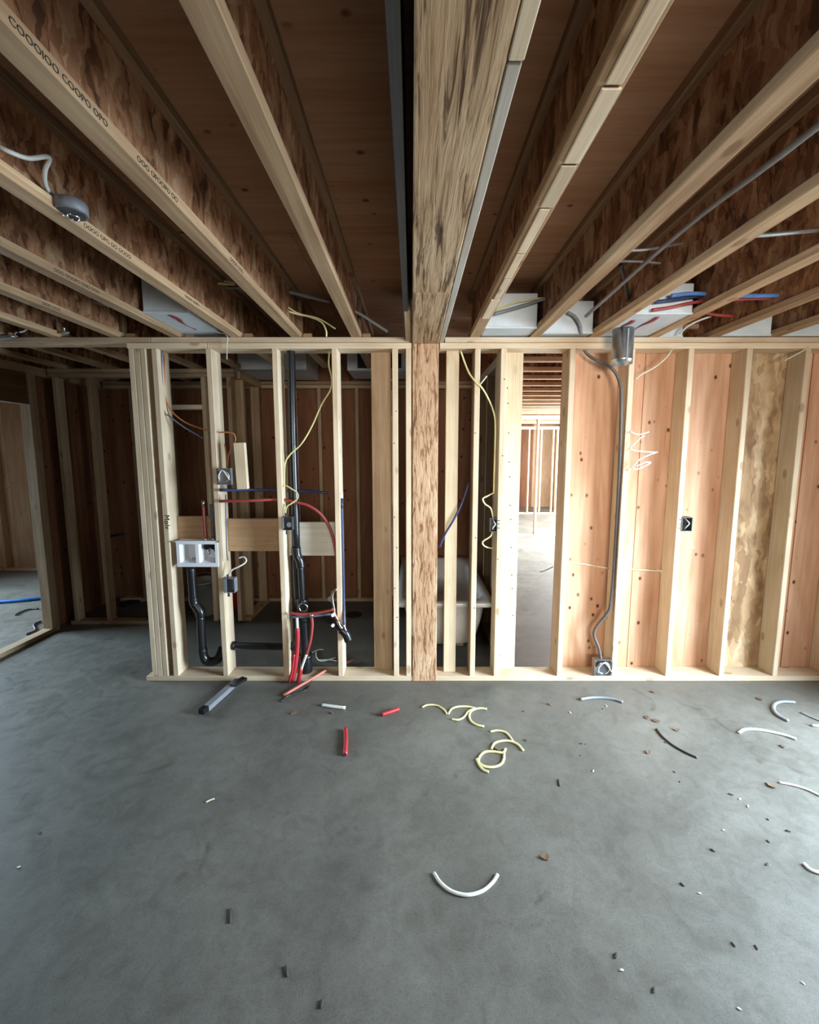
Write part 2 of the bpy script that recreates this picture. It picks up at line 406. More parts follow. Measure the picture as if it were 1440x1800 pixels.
# plywood on the far side of the studs
PY = D+WD+0.001
for x0, x1, m in ((1.079, 1.668, 'ply_z'), (1.672, 2.298, 'ply_z'), (2.301, 2.715, 'osb_z'), (2.718, 2.862, 'ply_z'), (2.872, 3.6, 'ply_z')):
    board('sheathing_panel', x0, x1, PY, PY+0.012, 0.0, TOP, m, wall, 0.001)
# flat blocking boards in the stud bays
for x0, x1, ya, yb, Y, m in ((sC, sD, 908, 968, 2.985, 'tan_x'), (sD, sE, 912, 969, 2.985, 'tan_x'), (sE, sF, 918, 977, 2.985, 'white_x')):
    a = at(500, ya, Y).z; b = at(500, yb, Y).z
    board('blocking', x0.location.x+0.019, x1.location.x-0.019, Y-0.0, Y+0.035, b, a, m, wall)
# writing on the stud
text('handwriting', 'Molv', 0.052, (-1.757, D-0.0012, at(292, 905, D).z), Matrix.Rotation(math.radians(90), 3, 'X') @ Matrix.Rotation(math.radians(-90), 3, 'Z'), 'ink', sC)

# ------------------------------------------------------------------ post and beam of strand lumber
o = board('post', 0.004, 0.183, D-0.004, D+0.175, 0.0, 2.424, 'psl_z', None, 0.004)
tag(o, 'rough strand-lumber post rising in the middle of the stud wall', 'post', kind='thing')
bz0, bz1 = 2.425, 2.765
bm_root = empty('ceiling_beam', (0.09, D, bz0)); tag(bm_root, 'heavy strand-lumber beam running overhead onto the middle post', 'beam', kind='thing')
yj = at(757, 515, D).y
d_ = ray(757, 515); yj = d_.y*(bz0-H)/d_.z
board('beam_length', 0.004, 0.183, -2.6, yj-0.001, bz0, bz1, 'psl_y', bm_root, 0.004)
board('beam_length', 0.004, 0.183, yj+0.001, 3.06, bz0-0.001, bz1, 'psl_y', bm_root, 0.004)
d_ = ray(900, 112); y2 = d_.y*(bz0-H)/d_.z
board('side_strip', 0.185, 0.217, -2.6, y2-0.003, bz0, bz0+0.04, 'clean_y', bm_root)
board('side_strip', 0.185, 0.215, y2+0.003, D-0.002, bz0+0.002, bz0+0.04, 'strip_y', bm_root)
board('side_strip', -0.046, -0.020, -2.6, 2.30, bz0+0.012, bz1, 'grey_y', bm_root)
board('side_strip', -0.042, -0.008, 2.303, D-0.002, bz0+0.012, bz1, 'old_y', bm_root)
# ------------------------------------------------------------------ ceiling: I-joists and subfloor
ceil = struct('ceiling', (0, 0, TOP), 'open ceiling of wooden I-joists under a plywood subfloor')
JH = 0.302; FW = 0.068
def ijoist(x, y0, y1, ax='y', letters=False, fm='flange_y'):
    if ax == 'y':
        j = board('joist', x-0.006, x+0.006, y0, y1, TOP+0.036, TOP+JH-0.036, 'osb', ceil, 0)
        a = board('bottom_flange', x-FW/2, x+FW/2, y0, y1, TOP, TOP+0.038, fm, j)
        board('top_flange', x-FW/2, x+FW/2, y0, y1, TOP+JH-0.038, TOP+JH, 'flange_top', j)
    else:
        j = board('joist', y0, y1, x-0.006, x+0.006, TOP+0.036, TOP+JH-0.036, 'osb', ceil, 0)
        a = board('bottom_flange', y0, y1, x-FW/2, x+FW/2, TOP, TOP+0.038, fm, j)
        board('top_flange', y0, y1, x-FW/2, x+FW/2, TOP+JH-0.038, TOP+JH, fm, j)
    return j, a
LJ = [-0.378-0.409*k for k in range(9)]
RJ = [0.43+0.404*k for k in range(9)]
LET = {0: (), 1: ((0.86, 'COOOIOO COOPO OPO'), (1.22, 'OOO OPOOPO OO'), (1.8, 'OOOO OOO')), 2: ((1.55, 'OOOO OPO OO OOOO'), (2.2, 'OOOO OOPO')),
       3: ((1.9, 'OOO OOOPO OOO OOO'),), 4: ((2.3, 'OOO OOO'),)}
for k, x in enumerate(LJ):
    j, a = ijoist(x, -2.6, 3.88 if k < 4 else 5.8)
    for (y, s) in LET.get(k, ()):
        R = Matrix.Rotation(math.radians(90), 3, 'Z') @ Matrix.Rotation(math.radians(90), 3, 'X')
        text('stamped_print', s, 0.022, (x+FW/2+0.0003, y, TOP+0.008), R, 'ink', a)
    if k < 5:
        board('web_stiffener', x+0.007, x+0.030, 2.93, 2.975, TOP+0.039, TOP+JH-0.04, 'brown_y', ceil)
        board('shim_block', x+FW/2+0.001, x+FW/2+0.06, 2.94, 2.99, TOP, TOP+0.04, 'tan_x', ceil)
for k, x in enumerate(RJ):
    j, a = ijoist(x, -2.6, 3.03)
    if k == 0:
        # chipped lower lamination, scarfed in short lengths
        ys = [0.62, 0.98, 1.22, 1.42, 1.72, 1.95, 2.2, 2.5]
        for q in range(len(ys)-1):
            w = random.uniform(0.018, 0.032)
            board('splinter_strip', x-w*random.uniform(0.6, 1.0), x+w, ys[q]+0.004, ys[q+1]-0.004, TOP-0.006, TOP+0.0005, 'pine_y', j)
for k in range(18):
    ijoist(3.625+0.407*k, 0.80, 4.8, 'x', fm='flange_x')
sub_y = -2.6
for r_ in range(12):
    for c_ in range(8):
        x0 = -7.0+c_*1.6+(0.8 if r_ % 2 else 0); y0 = -2.7+r_*1.22
        board('subfloor_panel', x0, x0+1.597, y0, y0+1.217, TOP+JH, TOP+JH+0.018, 'subfloor', ceil, 0)
# ------------------------------------------------------------------ rooms beyond
BY = 4.55
wb = struct('wall_bathroom', (0, BY, 0), 'dark bathroom stud wall with brown sheathing')
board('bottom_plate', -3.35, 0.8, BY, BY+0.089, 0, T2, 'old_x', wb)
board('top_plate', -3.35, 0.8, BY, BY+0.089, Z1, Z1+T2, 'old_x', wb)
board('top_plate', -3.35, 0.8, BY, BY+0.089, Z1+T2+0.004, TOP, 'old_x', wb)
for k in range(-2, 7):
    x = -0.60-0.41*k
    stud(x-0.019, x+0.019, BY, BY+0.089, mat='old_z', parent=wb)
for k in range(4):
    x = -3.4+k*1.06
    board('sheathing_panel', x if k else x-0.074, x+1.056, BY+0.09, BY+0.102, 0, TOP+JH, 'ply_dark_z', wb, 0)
# partition at the end of the passage, with a doorway
CYW = 3.90
wc = struct('wall_passage', (-2.4, CYW, 0), 'short stud partition with a narrow doorway beyond the passage')
board('top_plate', -3.38, -1.65, CYW, CYW+0.089, Z1, Z1+T2, 'old_x', wc)
board('top_plate', -3.38, -1.65, CYW, CYW+0.089, Z1+T2+0.003, TOP, 'old_x', wc)
board('bottom_plate', -3.38, -2.52, CYW, CYW+0.089, 0, T2, 'old_x', wc)
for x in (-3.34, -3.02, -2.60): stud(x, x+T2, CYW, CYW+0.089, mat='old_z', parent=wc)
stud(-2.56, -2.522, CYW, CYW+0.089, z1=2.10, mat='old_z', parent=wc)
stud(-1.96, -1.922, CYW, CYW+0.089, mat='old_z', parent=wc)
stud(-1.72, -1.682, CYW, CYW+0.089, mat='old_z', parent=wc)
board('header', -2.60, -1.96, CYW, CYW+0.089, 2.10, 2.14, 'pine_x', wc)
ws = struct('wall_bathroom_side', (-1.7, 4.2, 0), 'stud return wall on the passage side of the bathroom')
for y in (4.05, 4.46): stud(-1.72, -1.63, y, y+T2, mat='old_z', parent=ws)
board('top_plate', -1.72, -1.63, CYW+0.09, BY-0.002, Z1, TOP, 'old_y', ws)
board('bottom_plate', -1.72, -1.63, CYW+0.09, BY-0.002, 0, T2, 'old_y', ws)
wr = struct('wall_bathroom_tub_side', (0.72, 3.8, 0), 'stud wall between the bathtub and the hall')
for k in range(4):
    y = 3.05+0.40*k
    stud(0.692, 0.78, y, y+T2, mat='old_z', parent=wr)
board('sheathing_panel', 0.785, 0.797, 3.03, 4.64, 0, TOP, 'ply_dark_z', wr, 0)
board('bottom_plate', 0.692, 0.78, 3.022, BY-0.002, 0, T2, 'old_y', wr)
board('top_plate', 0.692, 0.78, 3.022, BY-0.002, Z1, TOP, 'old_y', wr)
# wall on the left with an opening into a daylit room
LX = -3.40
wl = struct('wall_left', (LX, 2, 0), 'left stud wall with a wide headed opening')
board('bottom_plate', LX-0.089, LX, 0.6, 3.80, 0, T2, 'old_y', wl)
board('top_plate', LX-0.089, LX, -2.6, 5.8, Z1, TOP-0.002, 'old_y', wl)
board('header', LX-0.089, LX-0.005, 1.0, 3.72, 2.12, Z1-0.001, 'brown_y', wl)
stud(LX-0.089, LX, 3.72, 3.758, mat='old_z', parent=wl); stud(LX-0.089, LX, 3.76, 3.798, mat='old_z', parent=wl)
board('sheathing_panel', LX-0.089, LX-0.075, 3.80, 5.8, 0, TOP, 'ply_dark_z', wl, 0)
board('sheathing_panel', LX-0.089, LX-0.075, -2.6, 0.98, 0, TOP, 'ext_wall', wl, 0)
wo = struct('wall_other_room', (-5.2, 5.8, 0), 'pale sheathed stud wall of the daylit room')
for k in range(7):
    x = -3.6-0.46*k
    stud(x-0.019, x+0.019, 5.8, 5.89, mat='old_z', parent=wo)
for k in range(3): board('sheathing_panel', -7.0+k*1.2, -5.805+k*1.2, 5.895, 5.91, 0, TOP+JH, 'ply_pale_z', wo, 0)
board('bottom_plate', -6.9, -3.45, 5.8, 5.89, 0, T2, 'old_x', wo)
board('top_plate', -6.9, -3.45, 5.8, 5.89, Z1, TOP, 'old_x', wo)
# hall seen through the doorway
for (Y, x0, x1, xs, nm, lb) in ((8.35, -0.5, 4.6, (2.05, 2.53, 3.2, 3.6, 1.5), 'wall_hall', 'bare sunlit stud partition far down the hall'),
                            (11.6, -0.5, 4.6, (2.70, 2.84, 3.28, 3.62, 3.96, 4.08, 4.2), 'wall_hall_end', 'stud partition at the far end of the hall')):
    w = struct(nm, (2, Y, 0), lb)
    board('bottom_plate', x0, x1, Y, Y+0.089, 0, T2, 'pine_x', w)
    board('top_plate', x0, x1, Y, Y+0.089, Z1, TOP-0.001, 'pine_x', w)
    for x in xs: stud(x, x+T2, Y, Y+0.089, parent=w)
we = struct('wall_end', (2, 13.2, 0), 'brown sheathed wall closing the hall')
for k in range(5): board('sheathing_panel', -1.0+k*1.22, 0.215+k*1.22, 13.2, 13.21, 0, TOP+JH, 'ply_dark_z' if k % 2 else 'ply_pale_z', we, 0)
# shell of the house with the openings that let the daylight in
sh = struct('wall_right', (3.6, 0, 0), 'right-hand outer wall with a door opening')
for y0, y1, z0, z1 in ((-2.7, 0.72, 0, TOP+JH), (2.12, 2.87, 0, TOP+JH), (0.72, 2.12, 2.15, TOP+JH)):
    board('wall_panel', 3.36, 3.5, y0, y1, z0, z1, 'ply_z' if y0 > 1 else 'ext_wall', sh, 0)
sh = struct('wall_front', (0, -2.8, 0), 'rear outer wall with a wide window opening')
for x0, x1, z0, z1 in ((-3.5, 0.15, 0, TOP+JH), (2.25, 3.5, 0, TOP+JH), (0.15, 2.25, 0, 1.25), (0.15, 2.25, 2.25, TOP+JH)):
    board('wall_panel', x0, x1, -2.84, -2.7, z0, z1, 'ext_wall', sh, 0)
sh = struct('wall_hall_side', (5, 8, 0), 'outer wall of the hall with large openings')
for y0, y1, z0, z1 in ((3.0, 5.1, 0, 2.79), (8.9, 9.2, 0, 2.79), (11.2, 13.3, 0, 2.79), (5.1, 8.9, 0, 0.4), (9.2, 11.2, 0, 0.4), (5.1, 8.9, 2.4, 2.79), (9.2, 11.2, 2.4, 2.79)):
    board('wall_panel', 4.8, 4.88, y0, y1, z0, z1, 'ply_pale_z', sh, 0)
sh = struct('wall_other_room_side', (-6.6, 4, 0), 'outer wall of the daylit room with a window opening')
for y0, y1, z0, z1 in ((-0.5, 2.9, 0, 2.79), (5.1, 5.9, 0, 2.79), (2.9, 5.1, 0, 0.5), (2.9, 5.1, 2.2, 2.79)):
    board('wall_panel', -6.56, -6.46, y0, y1, z0, z1, 'ply_pale_z', sh, 0)
sh = struct('wall_other_room_near', (-5, -0.5, 0), 'near wall of the daylit room')
board('wall_panel', -6.5, -3.5, -0.6, -0.5, 0, 2.79, 'ext_wall', sh, 0)
# ------------------------------------------------------------------ plumbing in the wet wall
def P(x, y, Y): return at(x, y, Y)
def path(pts, Y=None):
    return [P(p[0], p[1], p[2] if len(p) > 2 else Y) for p in pts]
# washing-machine outlet box
def outlet_box():
    a = P(309, 951, D-0.006); b = P(384.5, 996.5, D-0.006)
    x0, x1, z1, z0 = a.x, b.x, a.z, b.z; yf = D-0.006; dp = 0.075
    root = empty('washer_outlet_box', ((x0+x1)/2, D, z0)); tag(root, 'white double recessed washer outlet box between two studs', 'outlet box')
    w = x1-x0; xm = (x0+x1)/2
    bm = bmesh.new()
    def quad(p): bm.faces.new([bm.verts.new(Vector(q)-Vector((xm, D, z0))) for q in p])
    holes = [(x0+0.022, xm-0.012), (xm+0.012, x1-0.020)]
    hz0, hz1 = z0+0.028, z1-0.024
    xs = [x0, holes[0][0], holes[0][1], holes[1][0], holes[1][1], x1]
    zs = [z0, hz0, hz1, z1]
    for i in range(5):
        for j in range(3):
            if j == 1 and i in (1, 3): continue
            quad([(xs[i], yf, zs[j]), (xs[i+1], yf, zs[j]), (xs[i+1], yf, zs[j+1]), (xs[i], yf, zs[j+1])])
    for (hx0, hx1) in holes:
        s = 0.022
        o_ = [(hx0, hz0), (hx1, hz0), (hx1, hz1), (hx0, hz1)]
        i_ = [(hx0+s*1.2, hz0+s), (hx1-s*0.5, hz0+s), (hx1-s*0.5, hz1-s*0.4), (hx0+s*1.2, hz1-s*0.4)]
        for k in range(4):
            k2 = (k+1) % 4
            quad([(o_[k][0], yf, o_[k][1]), (o_[k2][0], yf, o_[k2][1]), (i_[k2][0], yf+dp, i_[k2][1]), (i_[k][0], yf+dp, i_[k][1])])
        quad([(q[0], yf+dp, q[1]) for q in i_])
    for p in ([(x0, yf, z0), (x1, yf, z0), (x1, yf+dp+0.01, z0), (x0, yf+dp+0.01, z0)], [(x0, yf, z1), (x1, yf, z1), (x1, yf+dp+0.01, z1), (x0, yf+dp+0.01, z1)],
              [(x0, yf, z0), (x0, yf+dp+0.01, z0), (x0, yf+dp+0.01, z1), (x0, yf, z1)], [(x1, yf, z0), (x1, yf+dp+0.01, z0), (x1, yf+dp+0.01, z1), (x1, yf, z1)],
              [(x0, yf+dp+0.01, z0), (x1, yf+dp+0.01, z0), (x1, yf+dp+0.01, z1), (x0, yf+dp+0.01, z1)]): quad(p)
    bmesh.ops.remove_doubles(bm, verts=bm.verts, dist=0.0005)
    link('box_body', fin(bm, 'box_body'), 'white_plastic', root, (xm, D, z0))
    bx = (holes[1][0]+holes[1][1])/2
    for dx in (-0.012, 0.038):
        v = cyl('valve', (bx+dx, D+0.045, hz1-0.012), (bx+dx, D+0.045, hz0+0.055 if dx < 0 else hz0+0.075), 0.012, 'chrome' if dx < 0 else 'dark_plastic', root, 12)
        cyl('valve_handle', (bx+dx, D+0.012, hz1-0.022), (bx+dx, D+0.04, hz1-0.022), 0.022, 'abs', v, 10)
    cyl('drain_cap', ((holes[0][0]+holes[0][1])/2+0.01, D+0.05, hz0+0.02), ((holes[0][0]+holes[0][1])/2+0.01, D+0.05, hz0+0.03), 0.018, 'chrome', root, 12)
    tube('side_nail_bar', [(x0-0.02, D-0.006, z1-0.004), (x0-0.001, D-0.006, z1-0.004)], 0.006, 'dull_steel', root, curve=False)
    tube('side_nail_bar', [(x1+0.001, D-0.006, z1-0.006), (x1+0.02, D-0.006, z1-0.004)], 0.006, 'dull_steel', root, curve=False)
outlet_box()
# supply stubs above the box
t = empty('hot_supply_pipe', P(361, 950, D+0.04)); tag(t, 'short red supply pipe standing on the white outlet box', 'pipe')
tube('pipe', path([(357.5, 889), (359, 915), (361.5, 947)], D+0.04), 0.0105, 'red_pex', t)
cyl('end_cap', P(357, 880, D+0.04), P(357.5, 889, D+0.04), 0.010, 'chrome', t, 10)
cyl('crimp_ring', P(361.3, 945, D+0.04), P(361.6, 950, D+0.04), 0.0125, 'chrome', t, 10)
t = empty('cold_supply_pipe', P(375, 950, D+0.04)); tag(t, 'short dark blue supply pipe standing on the white outlet box', 'pipe')
tube('pipe', path([(371, 886), (373, 915), (374.5, 947)], D+0.045), 0.0105, 'slate', t)
cyl('crimp_ring', P(374.3, 945, D+0.045), P(374.7, 950, D+0.045), 0.0125, 'chrome', t, 10)
# standpipe and trap
t = empty('washer_drain', P(372, 1165, D+0.05)); tag(t, 'black standpipe dropping from the white box into a curved trap', 'drain pipe')
tube('standpipe', path([(336, 997), (338, 1025), (340, 1053)], D+0.05), 0.031, 'abs', t, 16)
tube('offset_bend', path([(340, 1050), (341.5, 1060), (347, 1068), (352, 1076), (352.6, 1084)], D+0.05), 0.034, 'abs', t, 16)
tube('lower_pipe', path([(352.6, 1082), (354, 1115), (356, 1146)], D+0.05), 0.030, 'abs', t, 16)
tube('trap_bend', path([(356, 1140), (357.5, 1153), (364, 1162), (374, 1163), (384, 1158), (389, 1147, D+0.06), (392, 1138, D+0.07)], D+0.05), 0.033, 'abs', t, 16, 5)
t = empty('drain_arm', P(455, 1136, D+0.07)); tag(t, 'black horizontal drain pipe running from the trap to the stack', 'drain pipe')
tube('pipe', path([(396, 1135), (450, 1136), (520, 1137)], D+0.085), 0.026, 'abs', t, 14)
cyl('collar', P(406, 1135, D+0.085), P(414, 1135, D+0.085), 0.032, 'abs', t, 16)
# vent stack
t = empty('vent_stack', P(537, 1180, D+0.07)); tag(t, 'tall black vent stack rising to the ceiling behind the stud', 'vent pipe')
YS = D+0.075
up = P(511.5, 612, YS)
tube('upper_pipe', [Vector((up.x, YS, 2.62)), P(512, 640, YS), P(515, 780, YS), P(521, 968, YS)], 0.029, 'abs', t, 18)
tube('offset_coupling', path([(520.5, 962), (522, 976), (527, 986), (529, 998)], YS), 0.034, 'abs', t, 16)
tube('middle_pipe', path([(528.5, 995), (530, 1025), (532, 1060)], YS), 0.026, 'abs', t, 16)
tube('second_riser', path([(518, 975, D+0.115), (521, 1030, D+0.115), (523, 1066, D+0.115)]), 0.030, 'abs', t, 16)
tube('tee_fitting', path([(531, 1052), (532, 1072), (533, 1092)], YS), 0.044, 'abs', t, 18)
cl = P(533, 1068, YS-0.05)
c_ = cyl('cleanout_cap', cl+Vector((0, 0.03, 0)), cl, 0.035, 'abs', t, 20)
ring_tube('shiny_rim', cl, (0, 1, 0), 0.030, 0.006, 'chrome', c_)
tube('lower_pipe', path([(533, 1088), (535, 1120), (537, 1155)], YS), 0.037, 'abs', t, 18)
tube('floor_hub', path([(537, 1150), (537.5, 1168), (538, 1182)], YS), 0.050, 'abs', t, 20)
tube('wye_branch', path([(535, 1100, YS), (522, 1130, YS+0.012), (516, 1136, D+0.085)]), 0.030, 'abs', t, 14)
# drain arm crossing the next stud
t = empty('sink_drain_arm', P(575, 1092, D+0.03)); tag(t, 'black drain arm angling down across the notched stud', 'drain pipe')
tube('arm', path([(538, 1082, D+0.06), (565, 1086, D+0.03), (590, 1097, D-0.01), (603, 1108, D-0.035)]), 0.024, 'abs', t, 14)
tube('elbow', path([(600, 1106, D-0.03), (608, 1114, D-0.035), (613, 1126, D-0.035)]), 0.031, 'abs', t, 14)
# red supply line that arcs past the stack
tube_o = tube('red_supply_pipe', path([(386, 881, D-0.012), (440, 880, D-0.013), (495, 878, D+0.04), (515, 882, D+0.03), (540, 888, D+0.03), (562, 902, D+0.03), (577, 922, D+0.04), (587, 950, D+0.05), (592, 985, D+0.06), (592.5, 1034, D+0.06)]), 0.0105, 'red_pex', None, 10)
tag(tube_o, 'red plastic pipe arcing across the bay past the black stack', 'pipe')
o = tube('blue_supply_pipe', path([(386, 861.5, D-0.012), (440, 861, D+0.08), (500, 862, D+0.12), (577, 866, D+0.13)]), 0.0105, 'blue_pex', None, 10)
tag(o, 'dark blue plastic pipe running level beside the wooden block', 'pipe')
t = empty('blue_riser_pipe', P(607, 1100, D)); tag(t, 'dark blue plastic pipe fixed upright along a stud edge', 'pipe')
XF = -0.500
def rz(y): return P(604, y, D+0.02).z
tube('pipe', [Vector((XF, D+0.03, rz(876))), Vector((XF, D+0.03, rz(960))), Vector((XF+0.002, D+0.02, rz(1050))), Vector((XF+0.004, D-0.015, rz(1098)))], 0.0095, 'blue_pex', t)
cyl('white_tip', (XF, D+0.03, rz(876)), (XF, D+0.03, rz(866)), 0.010, 'white_plastic', t, 10)
cyl('clip', (XF, D+0.03, rz(893)), (XF, D+0.03, rz(889)), 0.0125, 'black_cable', t, 10)
# stub-outs
t = empty('copper_stub_outs', P(590, 1085, D)); tag(t, 'shiny metal stub-out fittings at the foot of the notched stud', 'pipe fitting')
tube('upper_elbow', path([(592, 1036), (586, 1040), (584, 1050), (586, 1064), (588, 1074)], D-0.01), 0.010, 'chrome', t, 10)
tube('valve_body', path([(587, 1074), (589, 1082), (594, 1090)], D-0.02), 0.011, 'copper', t, 10)
tube('lower_leg', path([(594, 1091), (598, 1101), (606, 1111)], D-0.045), 0.011, 'chrome', t, 10)
tube('angle_leg', path([(604, 1098), (607, 1106), (609, 1112)], D-0.045), 0.009, 'chrome', t, 10)
for y in (1082, 1100):
    c = P(585, y, D-0.05); cyl('end_plug', c, c+Vector((0, 0.03, 0)), 0.012, 'white_plastic', t, 14)
c = P(581, 1053, D+0.0); cyl('valve_handle', c, c+Vector((0, 0.012, 0)), 0.020, 'dull_steel', t, 14)
# red pipes at the foot of the stack
o = tube('red_crossing_pipe', path([(510, 1078, D-0.012), (530, 1080, D-0.014), (555, 1078, D-0.016), (575, 1074, D-0.018), (586, 1071, D-0.02)]), 0.0105, 'red_pex', None, 10); tag(o, 'short red pipe crossing in front of the black tee', 'pipe')
o = tube('dark_crossing_pipe', path([(510, 1085, D+0.005), (535, 1084, D), (560, 1082, D+0.005), (585, 1079, D+0.03)]), 0.009, 'slate', None, 10); tag(o, 'thin dark pipe crossing just under the red one', 'pipe')
t = empty('red_drop_pipe', P(530, 1180, D)); tag(t, 'red pipe with pale lower end dropping to the bottom plate', 'pipe')
tube('pipe', path([(548, 1084), (549, 1100), (546, 1125), (539, 1150)], D-0.022), 0.0105, 'red_pex', t, 10)
cyl('crimp_ring', P(548, 1079, D-0.022), P(548, 1085, D-0.022), 0.013, 'chrome', t, 10)
tube('pale_end', path([(539, 1150), (534, 1163), (529, 1178)], D-0.024), 0.010, 'white_cable', t, 10)
for i, (a_, b_, lb) in enumerate((((523, 1106), (515, 1196), 'tall red pipe sleeve with pale pipe inside'), ((530, 1178), (524, 1196), 'short red pipe sleeve under the pale-ended drop pipe'))):
    t = empty('pipe_sleeve', P(*b_, D-0.03)); tag(t, lb, 'pipe sleeve')
    if i == 0:
        tube('sleeve', path([(523, 1104), (523, 1130), (520, 1165), (514, 1197)], D-0.03), [0.0165]*19, 'red_sleeve', t, 12)
        tube('inner_pipe', path([(522, 1086), (523, 1106)], D-0.03), 0.010, 'white_cable', t, 10, curve=False)
    else:
        tube('sleeve', path([(529, 1176), (527, 1187), (524, 1199)], D-0.03), [0.016]*13, 'red_sleeve', t, 12)
o = tube('red_sleeve_slit', path([(517, 1150), (514, 1175), (509, 1199)], D-0.045), 0.009, 'red_sleeve', None, 10); tag(o, 'thin red sleeve splayed outward beside the tall one', 'pipe sleeve')
a_ = fl(499, 1222, 0.011); b_ = P(575, 1177, D+0.06)
o = tube('salmon_floor_pipe', [a_, P(550, 1192, D-0.045), b_], 0.010, 'salmon', None, 10); tag(o, 'salmon red pipe lying from the floor up over the bottom plate', 'pipe')
o = tube('salmon_pipe_end', [fl(607, 1166, 0.02), fl(621, 1160, 0.02)], 0.010, 'salmon', None, 10, curve=False); tag(o, 'short end of salmon pipe on the bathroom floor', 'pipe')
o = tube('black_floor_wire', [fl(494, 1233, 0.006), fl(505, 1224, 0.006), fl(520, 1219, 0.006), fl(538, 1213, 0.006), fl(544, 1205, 0.006)], 0.006, 'black_cable', None); tag(o, 'thin black cord squiggle on the slab below the red pipes', 'wire')
for i, pp in enumerate(([(547, 1148), (560, 1142), (569, 1142)], [(556, 1146), (557, 1156), (566, 1162), (590, 1156)], [(560, 1160), (580, 1160), (592, 1162)])):
    o = tube('white_wire_offcut', [fl(x, y, 0.008) for x, y in pp], 0.005, 'white_cable', None, 6); tag(o, ('short straight', 'curled', 'long level')[i]+' white wire offcut on the bathroom floor', 'wire', 'wires on the bathroom floor')
# ------------------------------------------------------------------ bathtub
def bathtub():
    x0, x1, y0, y1, zr = -0.115, 0.645, 3.06, 4.53, 0.53
    cx, cy = (x0+x1)/2, (y0+y1)/2
    root = empty('bathtub', (cx, cy, 0)); tag(root, 'white bathtub set behind the studs beside the post', 'bathtub')
    def loop(hx, hy, r, z, n=6, dy=0):
        pts = []
        for (sx, sy, a0) in ((1, 1, 0), (-1, 1, 90), (-1, -1, 180), (1, -1, 270)):
            for k in range(n+1):
                a = math.radians(a0+90*k/n)
                pts.append(Vector((sx*(hx-r)+r*math.cos(a), sy*(hy-r)+r*math.sin(a)+dy, z)))
        return pts
    W, L = (x1-x0)/2, (y1-y0)/2
    loops = [loop(W*0.60, L*0.80, 0.12, 0.13), loop(W*0.70, L*0.88, 0.15, 0.17), loop(W*0.80, L*0.935, 0.16, 0.33), loop(W*0.86, L*0.955, 0.14, zr-0.045),
             loop(W*0.97, L*0.99, 0.05, zr-0.035), loop(W, L, 0.03, zr-0.03), loop(W, L, 0.03, zr-0.004), loop(W*0.99, L*0.995, 0.03, zr),
             loop(W*0.84, L*0.91, 0.16, zr), loop(W*0.80, L*0.88, 0.16, zr-0.02), loop(W*0.74, L*0.83, 0.16, zr-0.2), loop(W*0.58, L*0.72, 0.13, 0.165)]
    bm = bmesh.new(); R = [[bm.verts.new(p) for p in lp] for lp in loops]; n = len(R[0])
    for a, b in zip(R, R[1:]):
        for k in range(n): bm.faces.new((a[k], a[(k+1) % n], b[(k+1) % n], b[k]))
    bm.faces.new(R[0][::-1]); bm.faces.new(R[-1])
    link('tub_shell', fin(bm, 'tub_shell', True), 'acrylic', root, (cx, cy, 0))
    c = P(770, 1077, 3.115); cyl('overflow_hole', c, c+Vector((0, 0.06, 0)), 0.028, 'dark_hole', root, 16)
    for sx in (-1, 1): board('support_foot', cx+sx*0.16-0.03, cx+sx*0.16+0.03, 3.45, 4.2, 0.0, 0.14, 'old_y', root)
bathtub()
o = board('tub_ledger', -0.13, 0.66, 4.535, 4.549, 0.49, 0.53, 'old_x', None); tag(o, 'narrow wooden ledger strip along the far rim of the bathtub', 'ledger')
# ------------------------------------------------------------------ cables in the wall
def cable(name, pts, r, mat, label, cat='cable', flat=1.0, group=None, Y=None, seg=8):
    o = tube(name, path(pts, Y), r, mat, None, seg, 6, flat, (0, 1, 0)); tag(o, label, cat, group); return o
cable('orange_cable', [(291, 616), (289, 660), (291, 700), (303, 724), (325, 742), (350, 752), (368, 757)], 0.0055, 'orange', 'orange cable hanging along the end stud and swinging into the bay', Y=D+0.07)
cable('slate_cable', [(285, 616), (285, 660), (288, 720), (300, 733), (325, 752), (358, 771)], 0.005, 'slate', 'slate blue cable drooping beside the orange one', Y=D+0.045)
cable('orange_cable_loop', [(386, 760), (400, 760), (411, 763), (414, 774), (408, 786), (402, 800), (400, 823)], 0.0055, 'orange', 'orange cable looping into the top of the round-covered box', Y=D+0.02)
cable('dark_cable_drop', [(395, 780), (398, 800), (399, 823)], 0.005, 'orange', 'straight copper-coloured cable entering the round-covered box', Y=D+0.05)
cable('yellow_cable_sweep', [(580, 610, D+0.10), (578, 640, D+0.08), (583, 665, D+0.05), (581, 685, D+0.05), (565, 712, D+0.04), (548, 750, D+0.04), (530, 780, D+0.03), (512, 797, D+0.03), (502, 812, D+0.03), (500, 835, D+0.03), (500, 856, D+0.03)], 0.0055, 'yellow', 'pale yellow cable sweeping from the ceiling across to the stack stud', flat=0.6)
cable('yellow_cable_hook', [(502, 853), (512, 859), (522, 866), (523, 876), (514, 884), (505, 890), (502, 900), (502, 909)], 0.0055, 'yellow', 'yellow cable hooking into the box on the stack stud', Y=D-0.004, flat=0.6)
cable('yellow_box_tail', [(500, 886), (501, 899), (501, 909)], 0.005, 'yellow', 'short yellow cable tail straight above the box on the stack stud', Y=D+0.01)
cable('cream_cable_diagonal', [(810, 617, D+0.02), (818, 640, D+0.02), (826, 658, D+0.01), (838, 673, D-0.006), (846, 680, D-0.006), (855, 694, D+0.02), (866, 718, D+0.055), (871, 745, D+0.06), (870, 800, D+0.06), (868, 866, D+0.06)], 0.0062, 'yellow', 'yellow cable slanting down between the studs to the doorway post', flat=0.6)
